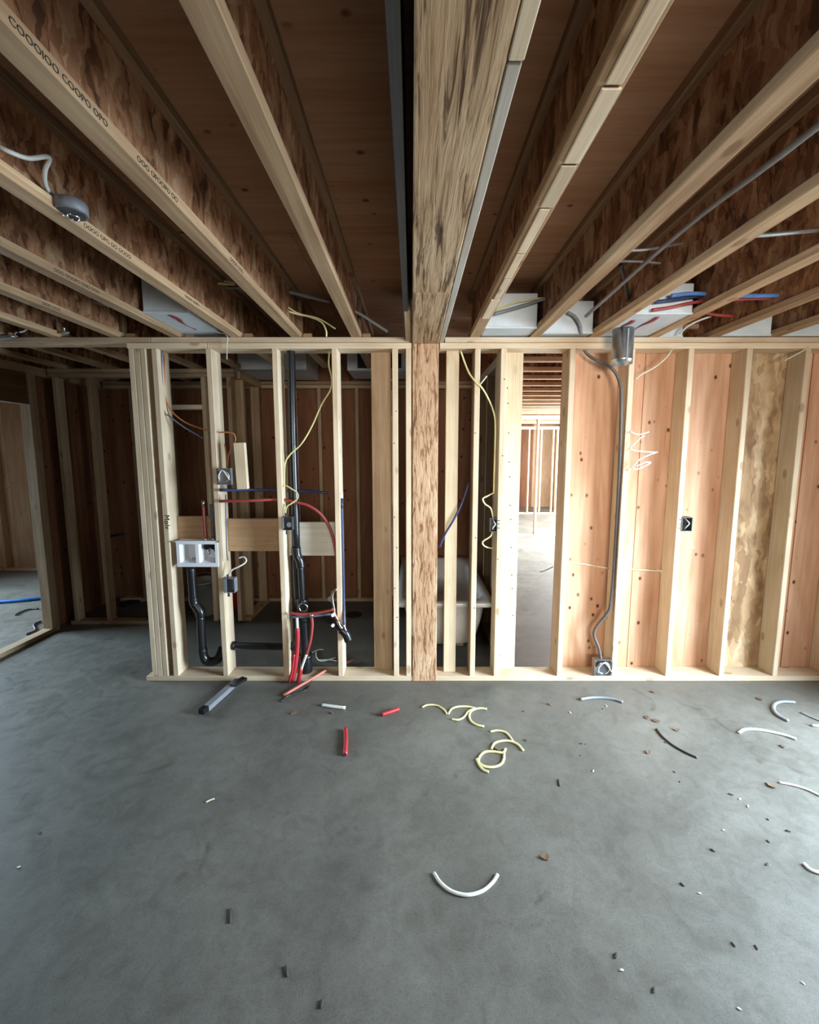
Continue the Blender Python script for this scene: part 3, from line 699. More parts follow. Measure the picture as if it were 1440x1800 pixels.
cable('cream_cable_barb', [(843, 677, D-0.008), (849, 670, D-0.008), (856, 661, D-0.008)], 0.0045, 'cream', 'short cream cable end sticking up beside the narrow stud')
cable('yellow_upper_squiggle', [(869, 866, D+0.06), (857, 872, D+0.03), (849, 877, D+0.02), (853, 886, D+0.02), (863, 894, D+0.02), (867, 911, D+0.03)], 0.0055, 'yellow', 'yellow cable squiggle above the black box on the doorway post', flat=0.6)
cable('yellow_lower_squiggle', [(866, 935, D+0.03), (862, 943, D+0.02), (850, 951, D+0.02), (849, 957, D+0.02), (856, 962, D+0.03), (867, 964, D+0.07)], 0.0055, 'yellow', 'yellow cable squiggle below the black box on the doorway post', flat=0.6)
cable('navy_cable', [(824, 850, D+0.07), (812, 885, D+0.05), (797, 915, D+0.045), (782, 940, D+0.05), (773, 962, D+0.06)], 0.0075, 'blue_pex', 'navy cable slanting across the flat-turned stud beside the post')
cable('cream_run_bay', [(989, 991, D+0.125), (1010, 990, D+0.13), (1035, 993, D+0.13), (1074, 1000, D+0.12)], 0.0052, 'cream', 'cream cable run level across the first plywood bay', flat=0.6)
cable('cream_run_next_bay', [(1085, 1000, D+0.1), (1115, 1001, D+0.12), (1150, 1003, D+0.13), (1169, 1003, D+0.12)], 0.0052, 'cream', 'cream cable run level across the second plywood bay', flat=0.6)
cable('cream_run_tail', [(1155, 1001, D+0.125), (1164, 1007, D+0.125), (1169, 1012, D+0.12)], 0.004, 'cream', 'small cream cable tail splitting off the level cable')
cable('grey_doorway_wire', [(949, 1005, D+0.12), (958, 1003, D+0.12), (973, 996, D+0.11)], 0.004, 'grey_cable', 'grey wire end poking into the doorway')
cable('cream_post_wire', [(881, 998, D+0.095), (893, 1000, D+0.095), (906, 1003, D+0.095)], 0.004, 'cream', 'faint cream wire stapled over the wide doorway board')
cable('armoured_cable', [(1026, 613, D+0.05), (1034, 624, D+0.05), (1050, 634, D+0.03), (1068, 642, D+0.02), (1082, 655, D+0.02), (1090, 675, D+0.015), (1092, 700, D+0.015), (1090, 800, D+0.02), (1085, 900, D+0.025), (1079, 1000, D+0.025), (1073, 1064, D+0.025), (1066, 1080, D+0.03), (1055, 1094, D+0.04), (1046, 1107, D+0.04), (1045, 1120, D+0.04), (1052, 1137, D+0.035), (1057, 1160, D+0.03)], 0.0105, 'armour', 'long grey armoured cable running down the stud to the metal box', seg=10)
cable('cream_top_sweep', [(1182, 614, D-0.004), (1170, 630, D-0.006), (1150, 646, D-0.006), (1128, 658, D-0.006), (1117, 667, D-0.004)], 0.005, 'cream', 'cream cable sweeping down below the top plate beside the duct')
cable('cream_top_stick', [(1379, 634, D-0.004), (1402, 622, D-0.006), (1421, 611, D-0.004)], 0.005, 'cream', 'straight cream cable end below the top plate near the frame edge')
for i, (pp, lb) in enumerate((([(1108, 758), (1118, 763), (1128, 763), (1141, 759)], 'uppermost white cable stub curving off the stud below the duct'),
                              ([(1107, 788), (1114, 781), (1127, 769), (1133, 766)], 'white cable stub rising off the stud below the duct'),
                              ([(1107, 788), (1116, 792), (1135, 794), (1156, 795)], 'white cable stub lying level off the stud below the duct'),
                              ([(1103, 828), (1112, 821), (1124, 808), (1140, 800), (1152, 796)], 'white cable stub slanting up to the level one'),
                              ([(1112, 822), (1118, 825), (1132, 820), (1144, 813), (1133, 813), (1118, 820)], 'lowest white cable stub folded back on itself'))):
    cable('white_cable_stub', pp, 0.005, 'white_cable', lb, flat=0.6, group='white cable stubs on the stud below the duct', Y=D-0.02-0.006*i)
cable('thin_drop_wire', [(375, 582, D-0.02), (399, 590, D-0.02), (399, 610, D-0.02), (399, 632, D-0.02)], 0.003, 'white_cable', 'thin white wire hanging over the top plate')
cable('cable_below_box', [(1205, 934, D-0.006), (1209, 946, D+0.02), (1218, 960, D+0.05), (1213, 952, D+0.06)], 0.004, 'cream', 'cream cable curl under the outlet box on the plywood wall')
cable('cream_branch_under_box', [(1196, 962, D+0.1), (1210, 963, D+0.1), (1221, 963, D+0.1)], 0.004, 'cream', 'cream cable end lying level under the outlet box')
cable('white_hook_cable', [(401, 1012, D-0.01), (408, 1002, D-0.01), (420, 996, D), (430, 990, D+0.02), (433, 984, D+0.03), (428, 979, D+0.04), (420, 981, D+0.04)], 0.006, 'white_cable', 'white cable hooking up behind the grey box on the second stud')
cable('purple_stud_wire', [(397, 870), (397, 900), (398, 940), (399, 972), (401, 985)], 0.0045, 'slate', 'thin dull wire stapled down the second stud', Y=D-0.005)
# ------------------------------------------------------------------ boxes
def plastic_box(x0, y0, x1, y1, Y, body, label, dp=0.06, side=0, rotz=0.0):
    a = P(x0, y0, Y); b = P(x1, y1, Y); w = b.x-a.x; h = a.z-b.z
    root = empty('outlet_box', ((a.x+b.x)/2, Y, b.z)); tag(root, label, 'outlet box')
    bm = bmesh.new(); X, Z = w/2, h; t = 0.004
    def q(p): bm.faces.new([bm.verts.new(v) for v in p])
    o_ = [(-X, 0, 0), (X, 0, 0), (X, 0, Z), (-X, 0, Z)]; i_ = [(-X+t, 0, t), (X-t, 0, t), (X-t, 0, Z-t), (-X+t, 0, Z-t)]
    for k in range(4):
        l = (k+1) % 4
        q([o_[k], o_[l], i_[l], i_[k]])
        q([o_[k], o_[l], (o_[l][0], dp, o_[l][2]), (o_[k][0], dp, o_[k][2])])
        q([i_[k], i_[l], (i_[l][0], dp-t, i_[l][2]), (i_[k][0], dp-t, i_[k][2])])
    q([(v[0], dp, v[2]) for v in o_]); q([(v[0], dp-t, v[2]) for v in i_])
    bmesh.ops.remove_doubles(bm, verts=bm.verts, dist=0.0003)
    link('box_body', fin(bm, 'box_body'), body, root, root.location)
    return root, w, h
def wires_in(root, w, h, mat='white_cable'):
    c = root.location
    tube('wire_end', [c+Vector((0, 0.04, h*0.9)), c+Vector((0.004, 0.005, h*0.72)), c+Vector((0.012, -0.002, h*0.55)), c+Vector((-0.004, 0.004, h*0.3)), c+Vector((0, 0.03, h*0.12))], 0.0042, mat, root, 6)
r_, w, h = plastic_box(861.5, 911, 874, 935, D-0.006, 'dark_plastic', 'black plastic outlet box on the pale post beside the doorway'); wires_in(r_, w, h)
for dz in (0.25, 0.55, 0.8): board('bracket_tooth', r_.location.x+w/2, r_.location.x+w/2+0.018, D-0.008, D-0.002, r_.location.z+h*dz, r_.location.z+h*dz+0.006, 'dark_plastic', r_, 0)
r_, w, h = plastic_box(1200, 909.5, 1216.5, 934, D-0.006, 'dark_plastic', 'black plastic outlet box on the plywood-backed wall'); wires_in(r_, w, h)
for dz in (0.2, 0.5, 0.8): board('bracket_tooth', r_.location.x-w/2-0.018, r_.location.x-w/2, D-0.008, D-0.002, r_.location.z+h*dz, r_.location.z+h*dz+0.005, 'dark_plastic', r_, 0)
r_, w, h = plastic_box(496, 909, 514, 932, D-0.03, 'dark_plastic', 'dark outlet box on the stud in front of the black stack', 0.05)
c = r_.location
board('cover_flap', c.x-w/2-0.004, c.x-w/2+0.012, D-0.034, D-0.031, c.z+0.01, c.z+h-0.004, 'grey_plastic', r_, 0.001)
board('mounting_ear', c.x-0.012, c.x, D-0.034, D-0.030, c.z-0.03, c.z, 'dark_plastic', r_, 0.001)
board('mounting_ear', c.x-0.012, c.x, D-0.034, D-0.030, c.z+h, c.z+h+0.03, 'dark_plastic', r_, 0.001)
cyl('knockout', (c.x+0.012, D-0.001, c.z+h*0.42), (c.x+0.012, D-0.028, c.z+h*0.42), 0.018, 'grey_plastic', r_, 12)
r_, w, h = plastic_box(393, 1017, 413, 1042, D-0.03, 'grey_plastic', 'grey outlet box on the second stud above the trap', 0.05)
c = r_.location
board('cover_flap', c.x-w/2, c.x-w/2+0.022, D-0.036, D-0.031, c.z+0.006, c.z+h-0.004, 'grey_plastic', r_, 0.001)
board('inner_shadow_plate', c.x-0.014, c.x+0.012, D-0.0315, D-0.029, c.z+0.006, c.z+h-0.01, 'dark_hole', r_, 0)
board('mounting_ear', c.x-0.014, c.x+0.002, D-0.034, D-0.030, c.z-0.028, c.z, 'dark_plastic', r_, 0.001)
board('mounting_ear', c.x-0.014, c.x+0.002, D-0.034, D-0.030, c.z+h, c.z+h+0.03, 'dark_plastic', r_, 0.001)
def metal_box(x0, y0, x1, y1, Y, label, mat):
    r_, w, h = plastic_box(x0, y0, x1, y1, Y, mat, label, 0.045)
    c = r_.location
    ring_tube('cover_ring', (c.x, Y-0.003, c.z+h/2), (0, 1, 0), min(w, h)*0.36, 0.006, 'chrome' if mat == 'steel' else 'dull_steel', r_)
    cyl('round_cover', (c.x, Y+0.012, c.z+h/2), (c.x, Y-0.002, c.z+h/2), min(w, h)*0.30, 'dull_steel' if mat != 'steel' else 'dark_plastic', r_, 20)
    tube('wire_end', [Vector((c.x-w*0.3, Y-0.004, c.z+h*0.2)), Vector((c.x-w*0.28, Y-0.012, c.z+h*0.6)), Vector((c.x+w*0.02, Y-0.014, c.z+h*0.86)), Vector((c.x+w*0.42, Y-0.010, c.z+h*0.3))], 0.0042, 'white_cable', r_, 6)
    for sx in (-1, 1):
        for sz in (0.08, 0.92): cyl('corner_screw', (c.x+sx*w*0.42, Y-0.001, c.z+h*sz), (c.x+sx*w*0.42, Y-0.004, c.z+h*sz), 0.006, 'chrome', r_, 8)
metal_box(380, 823, 407, 852, D-0.04, 'square metal box with a round cover on the second stud', 'dull_steel')
metal_box(1046, 1160, 1076, 1188, D-0.004, 'square metal box with a round ring at the foot of the plywood wall', 'steel')
# loose block
a = P(411, 778, D-0.02); b = P(434, 860, D-0.02)
o = board('wood_block', a.x, b.x, D-0.02, D+0.018, b.z, a.z, 'clean_z', None); o.rotation_euler = (0, -0.03, 0)
tag(o, 'pale planed wood block hanging beside the round-covered box', 'wood block')
# ------------------------------------------------------------------ duct through the top plate
def duct():
    c = P(1095, 600, 2.74); Y = 2.74; r = 0.064
    zb = P(1095, 640, Y).z; root = empty('round_duct', (c.x, Y, zb)); tag(root, 'round galvanised duct poking down below the joists', 'duct')
    bm = bmesh.new(); n = 28; zt = TOP+0.006
    rings = []
    for (rr, z) in ((r-0.002, zt), (r, zt), (r, zb+0.03), (r+0.0015, zb+0.028), (r+0.0015, zb+0.022), (r, zb+0.02), (r, zb), (r-0.002, zb), (r-0.002, zt-0.01)):
        rings.append([bm.verts.new((rr*math.cos(2*math.pi*k/n), rr*math.sin(2*math.pi*k/n), z-zb)) for k in range(n)])
    for a, b in zip(rings, rings[1:]):
        for k in range(n): bm.faces.new((a[k], a[(k+1) % n], b[(k+1) % n], b[k]))
    me = fin(bm, 'duct_sleeve', True); link('duct_sleeve', me, 'steel', root, (c.x, Y, zb))
    cyl('inner_damper', (c.x, Y, zb+0.06), (c.x, Y, zb+0.055), r-0.003, 'dark_plastic', root, 24)
    board('duct_seam', c.x-0.006, c.x+0.006, Y-r-0.0025, Y-r+0.001, zb+0.004, zt-0.01, 'steel', root, 0.001)
duct()
# ------------------------------------------------------------------ white boards closing the joist bays
def bay_box(x0, x1, Y, z0, z1, label, smears=()):
    root = empty('bay_box', ((x0+x1)/2, Y, z0)); tag(root, label, 'duct box', 'white boxes between the joists')
    b_ = board('box_casing', x0, x1, Y, 3.045, z0, z1, 'drywall', root, 0.004)
    board('box_flange', x0-0.002, x1+0.002, Y-0.003, Y+0.012, z0-0.003, z0+0.009, 'drywall', root, 0.001)
    for (x, ya, yb) in smears:
        pts = [Vector((x+0.008*math.sin(k*1.9), ya+(yb-ya)*k/4, z0-0.001)) for k in range(5)]
        tube('sealant_smear', pts, [0.010+0.007*math.sin(0.4+k*0.23) for k in range(25)], 'sealant', root, 6, flat=0.35, up=(0, 0, 1))
bay_box(RJ[0]+0.04, RJ[1]-0.036, 2.72, TOP+0.010, TOP+0.222, 'white boxed duct in the bay beside the splintered joist')
bay_box(RJ[1]+0.04, RJ[2]-0.036, 2.83, TOP+0.010, TOP+0.215, 'white boxed duct with a grey cable bowing in front')
bay_box(RJ[2]+0.036, RJ[3]-0.036, 2.45, TOP+0.008, TOP+0.175, 'white boxed duct with red smears just behind the round duct', ((RJ[2]+0.09, 2.56, 2.76), (RJ[2]+0.2, 2.5, 2.8)))
bay_box(RJ[3]+0.04, RJ[4]-0.20, 2.90, TOP+0.004, TOP+0.09, 'low white boxed duct in the bay right after the blue pipes')
bay_box(RJ[4]+0.04, RJ[5]-0.036, 2.86, TOP+0.004, TOP+0.13, 'white boxed duct two bays past the round duct')
bay_box(RJ[5]+0.04, RJ[6]-0.036, 2.86, TOP+0.004, TOP+0.13, 'white boxed duct in the bay nearest the picture edge')
bay_box(LJ[3]+0.036, LJ[2]-0.11, 2.50, TOP+0.030, TOP+0.225, 'white boxed duct with a red smear above the end of the stud wall', ((LJ[3]+0.17, 2.53, 2.82),))
# grey soffit ducts over the bathroom
t = empty('soffit_duct', (-1.0, 4.1, 2.47)); tag(t, 'grey boxed duct hung under the bathroom ceiling', 'duct')
board('duct_box', -1.72, -1.00, 4.0, 4.5, 2.47, 2.70, 'drywall', t); board('duct_flange', -1.73, -0.99, 3.985, 4.0, 2.462, 2.475, 'steel', t)
t = empty('return_duct', (-0.2, 4.2, 2.49)); tag(t, 'pale boxed duct with a dark opening over the bathtub end', 'duct')
board('duct_box', -0.62, 0.0, 4.05, 4.5, 2.48, 2.72, 'drywall', t); board('duct_mouth', -0.52, -0.10, 4.044, 4.049, 2.50, 2.66, 'dark_hole', t, 0)
# ------------------------------------------------------------------ cables and pipes among the joists
def ccable(name, pts, r, mat, label, cat='cable', seg=8):
    o = tube(name, [at(*p) for p in pts], r, mat, None, seg); tag(o, label, cat); return o
ccable('yellow_pair_upper', [(298, 483, 2.62), (330, 486, 2.64), (370, 490, 2.66), (412, 497, 2.68)], 0.006, 'yellow', 'upper yellow cable of the pair strung through the left joists')
ccable('yellow_pair_lower', [(298, 485, 2.62), (325, 494, 2.62), (365, 497, 2.64), (412, 500, 2.66)], 0.006, 'yellow', 'lower yellow cable of the pair strung through the left joists')
ccable('yellow_loop_bay', [(483, 527, 2.66), (495, 540, 2.7), (515, 550, 2.75), (545, 557, 2.8), (565, 566, 2.84), (573, 580, 2.86), (574, 592, 2.87)], 0.006, 'yellow', 'yellow cable looping down to the top plate between joists')
ccable('yellow_loop_second', [(483, 530, 2.66), (500, 536, 2.7), (525, 551, 2.76), (560, 560, 2.8), (590, 578, 2.84)], 0.005, 'yellow', 'second yellow cable crossing the loop between joists')
ccable('grey_flex_line', [(380, 505, 2.75), (440, 506, 2.75), (500, 512, 2.75), (545, 522, 2.75), (580, 530, 2.75)], 0.011, 'grey_cable', 'grey flexible line running level between the left joists', 'pipe')
ccable('grey_flex_tail', [(618, 544, 2.8), (640, 556, 2.82), (660, 569, 2.84), (682, 583, 2.86)], 0.010, 'grey_cable', 'grey flexible line dropping to the plate left of the beam', 'pipe')
ccable('yellow_left_strand', [(150, 520, 2.6), (190, 507, 2.6), (225, 490, 2.6), (248, 486, 2.6)], 0.006, 'yellow', 'dim yellow cable crossing the left joist bays')
ccable('yellow_left_second', [(192, 509, 2.58), (222, 498, 2.58), (255, 490, 2.58)], 0.006, 'cream', 'dim cream cable beside the yellow one in the left joist bays')
ccable('grey_left_conduit', [(105, 528, 2.7), (140, 525, 2.7), (175, 532, 2.7), (200, 538, 2.7)], 0.014, 'dull_steel', 'grey conduit glimpsed between the left joists', 'pipe')
ccable('blue_run_upper', [(1180, 520, 2.40), (1215, 516, 2.40), (1255, 518, 2.40), (1290, 520, 2.40), (1386, 520, 2.40)], 0.011, 'blue_light', 'light blue pipe threaded level through the right joists', 'pipe')
ccable('blue_run_lower', [(1150, 531, 2.42), (1190, 526, 2.42), (1225, 521, 2.42), (1255, 518, 2.42)], 0.010, 'blue_pex', 'dark blue pipe joining the light blue one at the right joists', 'pipe')
ccable('red_run_upper', [(1146, 545, 2.42), (1180, 540, 2.42), (1225, 531, 2.42), (1300, 526, 2.42), (1365, 524, 2.42)], 0.009, 'red_pex', 'red pipe threaded under the blue ones in the right joists', 'pipe')
ccable('red_run_lower', [(1240, 550, 2.72), (1265, 554, 2.72), (1298, 557, 2.72)], 0.009, 'red_pex', 'short red pipe low between the right joists', 'pipe')
ccable('white_drop_cable', [(1195, 587, 2.84), (1210, 573, 2.8), (1230, 563, 2.78), (1250, 556, 2.76)], 0.006, 'white_cable', 'white cable rising from the plate past the stepped board')
for (pp, lb, nm) in (([(1118, 440, 1.95), (1150, 437, 1.95), (1200, 428, 1.98), (1266, 415, 2.0)], 'upper thin silver rod between the right joists', 'silver_rod'), ([(1098, 459, 2.15), (1130, 460, 2.15), (1160, 463, 2.15), (1186, 468, 2.15)], 'lower thin silver rod between the right joists', 'silver_rod')):
    r_ = empty(nm, at(*pp[0])); tag(r_, lb, 'rod')
    q = [at(*p) for p in pp]; tube('rod', [Vector((RJ[1]+0.008, q[0].y, q[0].z))]*(q[0].x > RJ[1]+0.03)+q, 0.006, 'dull_steel', r_)
    e = at(*pp[-1]); cyl('end_fitting', e, e+Vector((0.006, -0.014, -0.022)), 0.011, 'white_plastic', r_, 10)
ccable('black_drop_cable', [(1091, 466, 2.2), (1098, 490, 2.3), (1103, 515, 2.4), (1106, 530, 2.45)], 0.010, 'black_cable', 'black cable dangling beside the second right joist')
a = at(1030, 556, 2.6); b = at(1200, 405, 1.75); c = at(1440, 220, 1.15)
o = tube('grey_long_conduit', [a, b, c, Vector((c.x, 0.2, c.z)), Vector((c.x, -1.0, c.z)), Vector((c.x, -2.55, c.z))], 0.010, 'grey_cable', None); tag(o, 'long grey conduit running up between two right joists', 'pipe')
a = at(1345, 413, 1.7); b = at(1440, 404, 1.7)
o = tube('silver_edge_pipe', [Vector((RJ[2]+0.008, 1.7, a.z-0.002)), a, b, Vector((RJ[3]-0.008, 1.7, b.z+0.002))], 0.009, 'steel', None); tag(o, 'bright silver pipe crossing near the right picture edge', 'pipe')
ccable('grey_bay_pair', [(868, 552, 2.68), (900, 543, 2.68), (930, 534, 2.68), (962, 524, 2.68)], 0.010, 'grey_cable', 'grey cable crossing in front of the white bay board')
ccable('yellow_bay_strand', [(872, 545, 2.70), (905, 532, 2.70), (935, 526, 2.70), (960, 524, 2.70)], 0.006, 'yellow', 'yellow cable crossing in front of the white bay board')
ccable('grey_bow_cable', [(998, 549, 2.8), (1010, 556, 2.8), (1019, 570, 2.8), (1022, 588, 2.82)], 0.010, 'grey_cable', 'grey cable bowing down in front of the second bay board')
ccable('silver_left_pipe', [(-5, 594, 2.83), (20, 591, 2.83), (34, 588, 2.83)], 0.020, 'dull_steel', 'silver pipe resting on the plate at the left picture edge', 'pipe')
r_ = empty('pipe_union', at(27, 588, 2.80)); tag(r_, 'bright pipe union with a bent wire at the left picture edge', 'pipe fitting')
cyl('union_nut', at(20, 588, 2.80), at(33, 587, 2.80), 0.024, 'chrome', r_, 8); tube('bent_wire', [at(35, 584, 2.80), at(44, 581, 2.80), at(50, 572, 2.80)], 0.005, 'white_cable', r_)
c = at(110, 575, 2.86); r_ = empty('ceiling_hook', c); tag(r_, 'small shiny bracket against the left flush beam', 'bracket')
cyl('bracket_plate', c+Vector((0, 0.01, -0.03)), c+Vector((0, 0.01, 0.03)), 0.010, 'chrome', r_, 8); cyl('bracket_foot', c+Vector((-0.03, 0.01, -0.034)), c+Vector((0.03, 0.01, -0.034)), 0.008, 'dull_steel', r_, 8)
# round ceiling box with its cable
bc = at(126, 374, 1.50); bc = Vector((LJ[2]+0.10, at(126, 374, 1.5).y, 0))
d_ = ray(126, 376); zb = TOP+0.005; t_ = (zb-H)/d_.z; bc = Vector((d_.x*t_, d_.y*t_, zb))
r_ = empty('ceiling_box', bc); tag(r_, 'round grey ceiling box fixed to a left-hand joist', 'ceiling box')
cyl('box_body', bc+Vector((0, 0, 0.036)), bc, 0.047, 'grey_plastic', r_, 10)
cyl('box_inside', bc+Vector((0, 0, 0.001)), bc-Vector((0, 0, 0.001)), 0.041, 'dark_plastic', r_, 10)
tube('wire_end', [bc+Vector((-0.03, 0, -0.002)), bc+Vector((0.0, 0.02, -0.012)), bc+Vector((0.025, 0, -0.012)), bc+Vector((0.008, -0.022, -0.012)), bc+Vector((-0.01, -0.002, -0.012))], 0.003, 'chrome', r_)
board('side_ear', bc.x-0.065, bc.x-0.045, bc.y-0.02, bc.y+0.02, zb, zb+0.03, 'dull_steel', r_, 0.001)
o = tube('grey_ceiling_cable', [at(-6, 255, 1.25), at(15, 266, 1.26), at(50, 278, 1.3), at(86, 276, 1.34), at(79, 300, 1.36), at(80, 325, 1.4), at(92, 345, 1.45), at(103, 354, bc.y)], 0.0065, 'white_cable', None, 8); tag(o, 'pale grey cable hanging into the round ceiling box', 'cable')
# ------------------------------------------------------------------ left side details
o = tube('blue_floor_hose', [fl(-60, 1062, 0.02), fl(0, 1058, 0.02), fl(40, 1055, 0.02), fl(76, 1051, 0.02), fl(120, 1046, 0.02)], 0.02, 'blue_bright', None, 10); tag(o, 'bright blue hose lying across the daylit room floor', 'hose')
o = tube('black_floor_hook', [fl(27, 1081, 0.01), fl(38, 1075, 0.01), fl(52, 1071, 0.01), fl(68, 1070, 0.01)], 0.008, 'black_cable', None); tag(o, 'thin black cord arc on the daylit room floor', 'cord')
o = tube('black_floor_squiggle', [fl(46, 1115, 0.01), fl(62, 1108, 0.01), fl(60, 1098, 0.01), fl(72, 1092, 0.01)], 0.009, 'black_cable', None); tag(o, 'black cord squiggle at the foot of the left jamb', 'cord')
o = tube('dark_wall_pipe', [at(131, 956, 4.5), at(170, 948, 4.5), at(217, 938, 4.5)], 0.014, 'black_cable', None); tag(o, 'thin dark pipe run level through the far left studs', 'pipe')
def bucket(c, r0, r1, h, mat, label, cat):
    root = empty(cat.replace(' ', '_'), c); tag(root, label, cat)
    bm = bmesh.new(); n = 20
    prof = [(0, 0), (r0, 0), (r1, h), (r1+0.008, h-0.01), (r1+0.008, h), (r1-0.004, h), (r0-0.006, 0.01), (0, 0.01)]
    rings = []
    for (rr, z) in prof[1:-1]: rings.append([bm.verts.new((rr*math.cos(2*math.pi*k/n), rr*math.sin(2*math.pi*k/n), z)) for k in range(n)])
    for a, b in zip(rings, rings[1:]):
        for k in range(n): bm.faces.new((a[k], a[(k+1) % n], b[(k+1) % n], b[k]))
    bm.faces.new(rings[0][::-1]); bm.faces.new(rings[-1])
    link('bucket_body', fin(bm, 'bucket_body', True), mat, root, c)
    pts = [Vector(c)+Vector((r1*math.cos(a), r1*math.sin(a)*0.3-0.02, h-0.03+0.10*math.sin(a))) for a in [math.pi*k/8 for k in range(9)]]
    tube('bail_handle', pts, 0.004, 'dull_steel', root, 6)
bucket(fl(349, 1086, 0.0)+Vector((0, 0.15, 0)), 0.125, 0.150, 0.36, 'chip', 'pale plastic bucket on the floor behind the trap', 'plastic bucket')
c = fl(412, 1072, 0.0)+Vector((0, 0.05, 0)); r_ = empty('red_jug', c); tag(r_, 'small red plastic jug on the floor behind the grey box', 'jug')
board('jug_body', c.x-0.06, c.x+0.06, c.y-0.05, c.y+0.05, 0, 0.2, 'red_can', r_, 0.015); tube('jug_handle', [c+Vector((-0.04, 0, 0.2)), c+Vector((-0.03, 0, 0.25)), c+Vector((0.03, 0, 0.25)), c+Vector((0.04, 0, 0.2))], 0.01, 'red_can', r_); cyl('jug_cap', c+Vector((0.045, 0, 0.2)), c+Vector((0.045, 0, 0.225)), 0.014, 'white_plastic', r_, 12)
c = fl(622, 1081, 0.002); o = cyl('floor_drain', c, c+Vector((0, 0, 0.006)), 0.085, 'dark_hole', None, 24); tag(o, 'round black toilet drain opening in the bathroom floor', 'floor drain')
c = fl(228, 1062, 0.002); o = cyl('dark_floor_cover', c, c+Vector((0, 0, 0.02)), 0.10, 'dark_hole', None, 20); tag(o, 'dark round cover on the floor beyond the left partition', 'floor cover')
# ------------------------------------------------------------------ things on the slab
def strip(name, pts, r, mat, label, cat, group=None, flat=0.75, seg=8, hollow=False):
    o = tube(name, [fl(x, y, r*flat) for x, y in pts], r, mat, None, seg, 7, flat, (0, 0, 1)); tag(o, label, cat, group); return o
def sleeve_bit(a, b, r, label):
    A = fl(*a, r); B = fl(*b, r); root = empty('red_sleeve_offcut', A); tag(root, label, 'pipe offcut', 'red pipe offcuts')
    tube('sleeve', [A, (A+B)/2+Vector((0.003, 0, 0)), B], r, 'red_sleeve', root, 14)
    d = (A-B).normalized(); cyl('bore', A+d*0.0005, A+d*0.0015, r*0.62, 'dark_hole', root, 12)
sleeve_bit((607, 1326), (607.5, 1281), 0.0125, 'upright-lying red sleeve offcut, the longer of the two')
sleeve_bit((671, 1256), (701, 1246), 0.0125, 'slanted red sleeve offcut near the bottom plate, the shorter one')
strip('white_pipe_offcut', [(567, 1239), (587, 1242), (607, 1244)], 0.012, 'white_cable', 'short straight white pipe offcut on the slab', 'pipe offcut')
Gy = 'yellow cable offcuts on the slab'
strip('yellow_offcut', [(742, 1243), (752, 1239), (768, 1240), (780, 1247), (786, 1255)], 0.0065, 'yellow', 'first yellow offcut of the row, a shallow arch', 'cable offcut', Gy)
strip('yellow_offcut', [(788, 1255), (794, 1246), (806, 1242), (822, 1242), (836, 1245)], 0.0072, 'yellow', 'second yellow offcut of the row, curling at its lower end', 'cable offcut', Gy)
strip('yellow_offcut', [(794, 1264), (806, 1265), (816, 1260), (824, 1250), (836, 1245)], 0.007, 'yellow', 'thin yellow offcut bending like an S in the row', 'cable offcut', Gy)
strip('yellow_offcut', [(856, 1246), (842, 1245), (830, 1249), (825, 1257), (828, 1267), (838, 1274), (851, 1277)], 0.0072, 'yellow', 'yellow offcut bent like a letter C at the row end', 'cable offcut', Gy)
strip('yellow_offcut', [(862, 1286), (874, 1284), (888, 1287), (896, 1294), (902, 1303)], 0.0065, 'yellow', 'short yellow offcut above the yellow ring', 'cable offcut', Gy)
strip('yellow_offcut', [(864, 1316), (870, 1306), (884, 1302), (898, 1303), (911, 1309), (920, 1319)], 0.0072, 'yellow', 'arched yellow offcut touching the yellow ring', 'cable offcut', Gy)
strip('yellow_ring_offcut', [(889, 1316), (884, 1323), (868, 1321), (852, 1322), (843, 1331), (842, 1340), (852, 1347), (868, 1348), (881, 1343), (886, 1333), (886, 1322)], 0.0072, 'yellow', 'yellow offcut coiled into a ring', 'cable offcut', Gy)
strip('yellow_ring_tail', [(838, 1334), (843, 1345), (850, 1353), (859, 1357)], 0.007, 'yellow', 'small yellow tail below the coiled ring', 'cable offcut', Gy)
strip('grey_conduit_offcut', [(1020, 1229), (1040, 1226), (1060, 1226), (1080, 1229), (1095, 1234)], 0.011, 'grey_cable', 'grey flexible offcut arched near the bottom plate', 'cable offcut')
strip('white_crescent_offcut', [(763, 1534), (775, 1552), (795, 1567), (822, 1573), (848, 1566), (866, 1551), (875, 1537)], 0.007, 'white_cable', 'white cable offcut curved like a smile, alone in the foreground', 'cable offcut')
strip('white_arch_offcut', [(1299, 1288), (1310, 1282), (1330, 1282), (1355, 1286), (1380, 1292), (1400, 1299)], 0.009, 'white_cable', 'white cable offcut arched at the right of the slab', 'cable offcut')
strip('black_curve_offcut', [(1386, 1267), (1368, 1257), (1360, 1246), (1363, 1237), (1376, 1233), (1397, 1234)], 0.011, 'grey_cable', 'dark cable offcut bent like a letter C near the right edge', 'cable offcut')
strip('dark_stick_offcut', [(1154, 1281), (1164, 1294), (1182, 1309), (1204, 1322), (1226, 1332)], 0.006, 'black_cable', 'long thin dark wire lying diagonally on the bright slab', 'wire')
strip('white_edge_wire', [(1370, 1375), (1395, 1380), (1420, 1388), (1445, 1400)], 0.006, 'white_cable', 'thin white wire running off the right edge', 'wire')
strip('white_edge_stub', [(1428, 1275), (1445, 1276)], 0.010, 'white_cable', 'white stub cut off by the right edge', 'cable offcut')
strip('brown_edge_wire', [(1408, 1252), (1425, 1260), (1445, 1268)], 0.006, 'grey_cable', 'brown-grey wire above the white stub at the right edge', 'wire')
strip('white_edge_curl', [(1413, 1517), (1422, 1526), (1434, 1532), (1450, 1535)], 0.007, 'white_cable', 'white curl cut off low at the right edge', 'cable offcut')
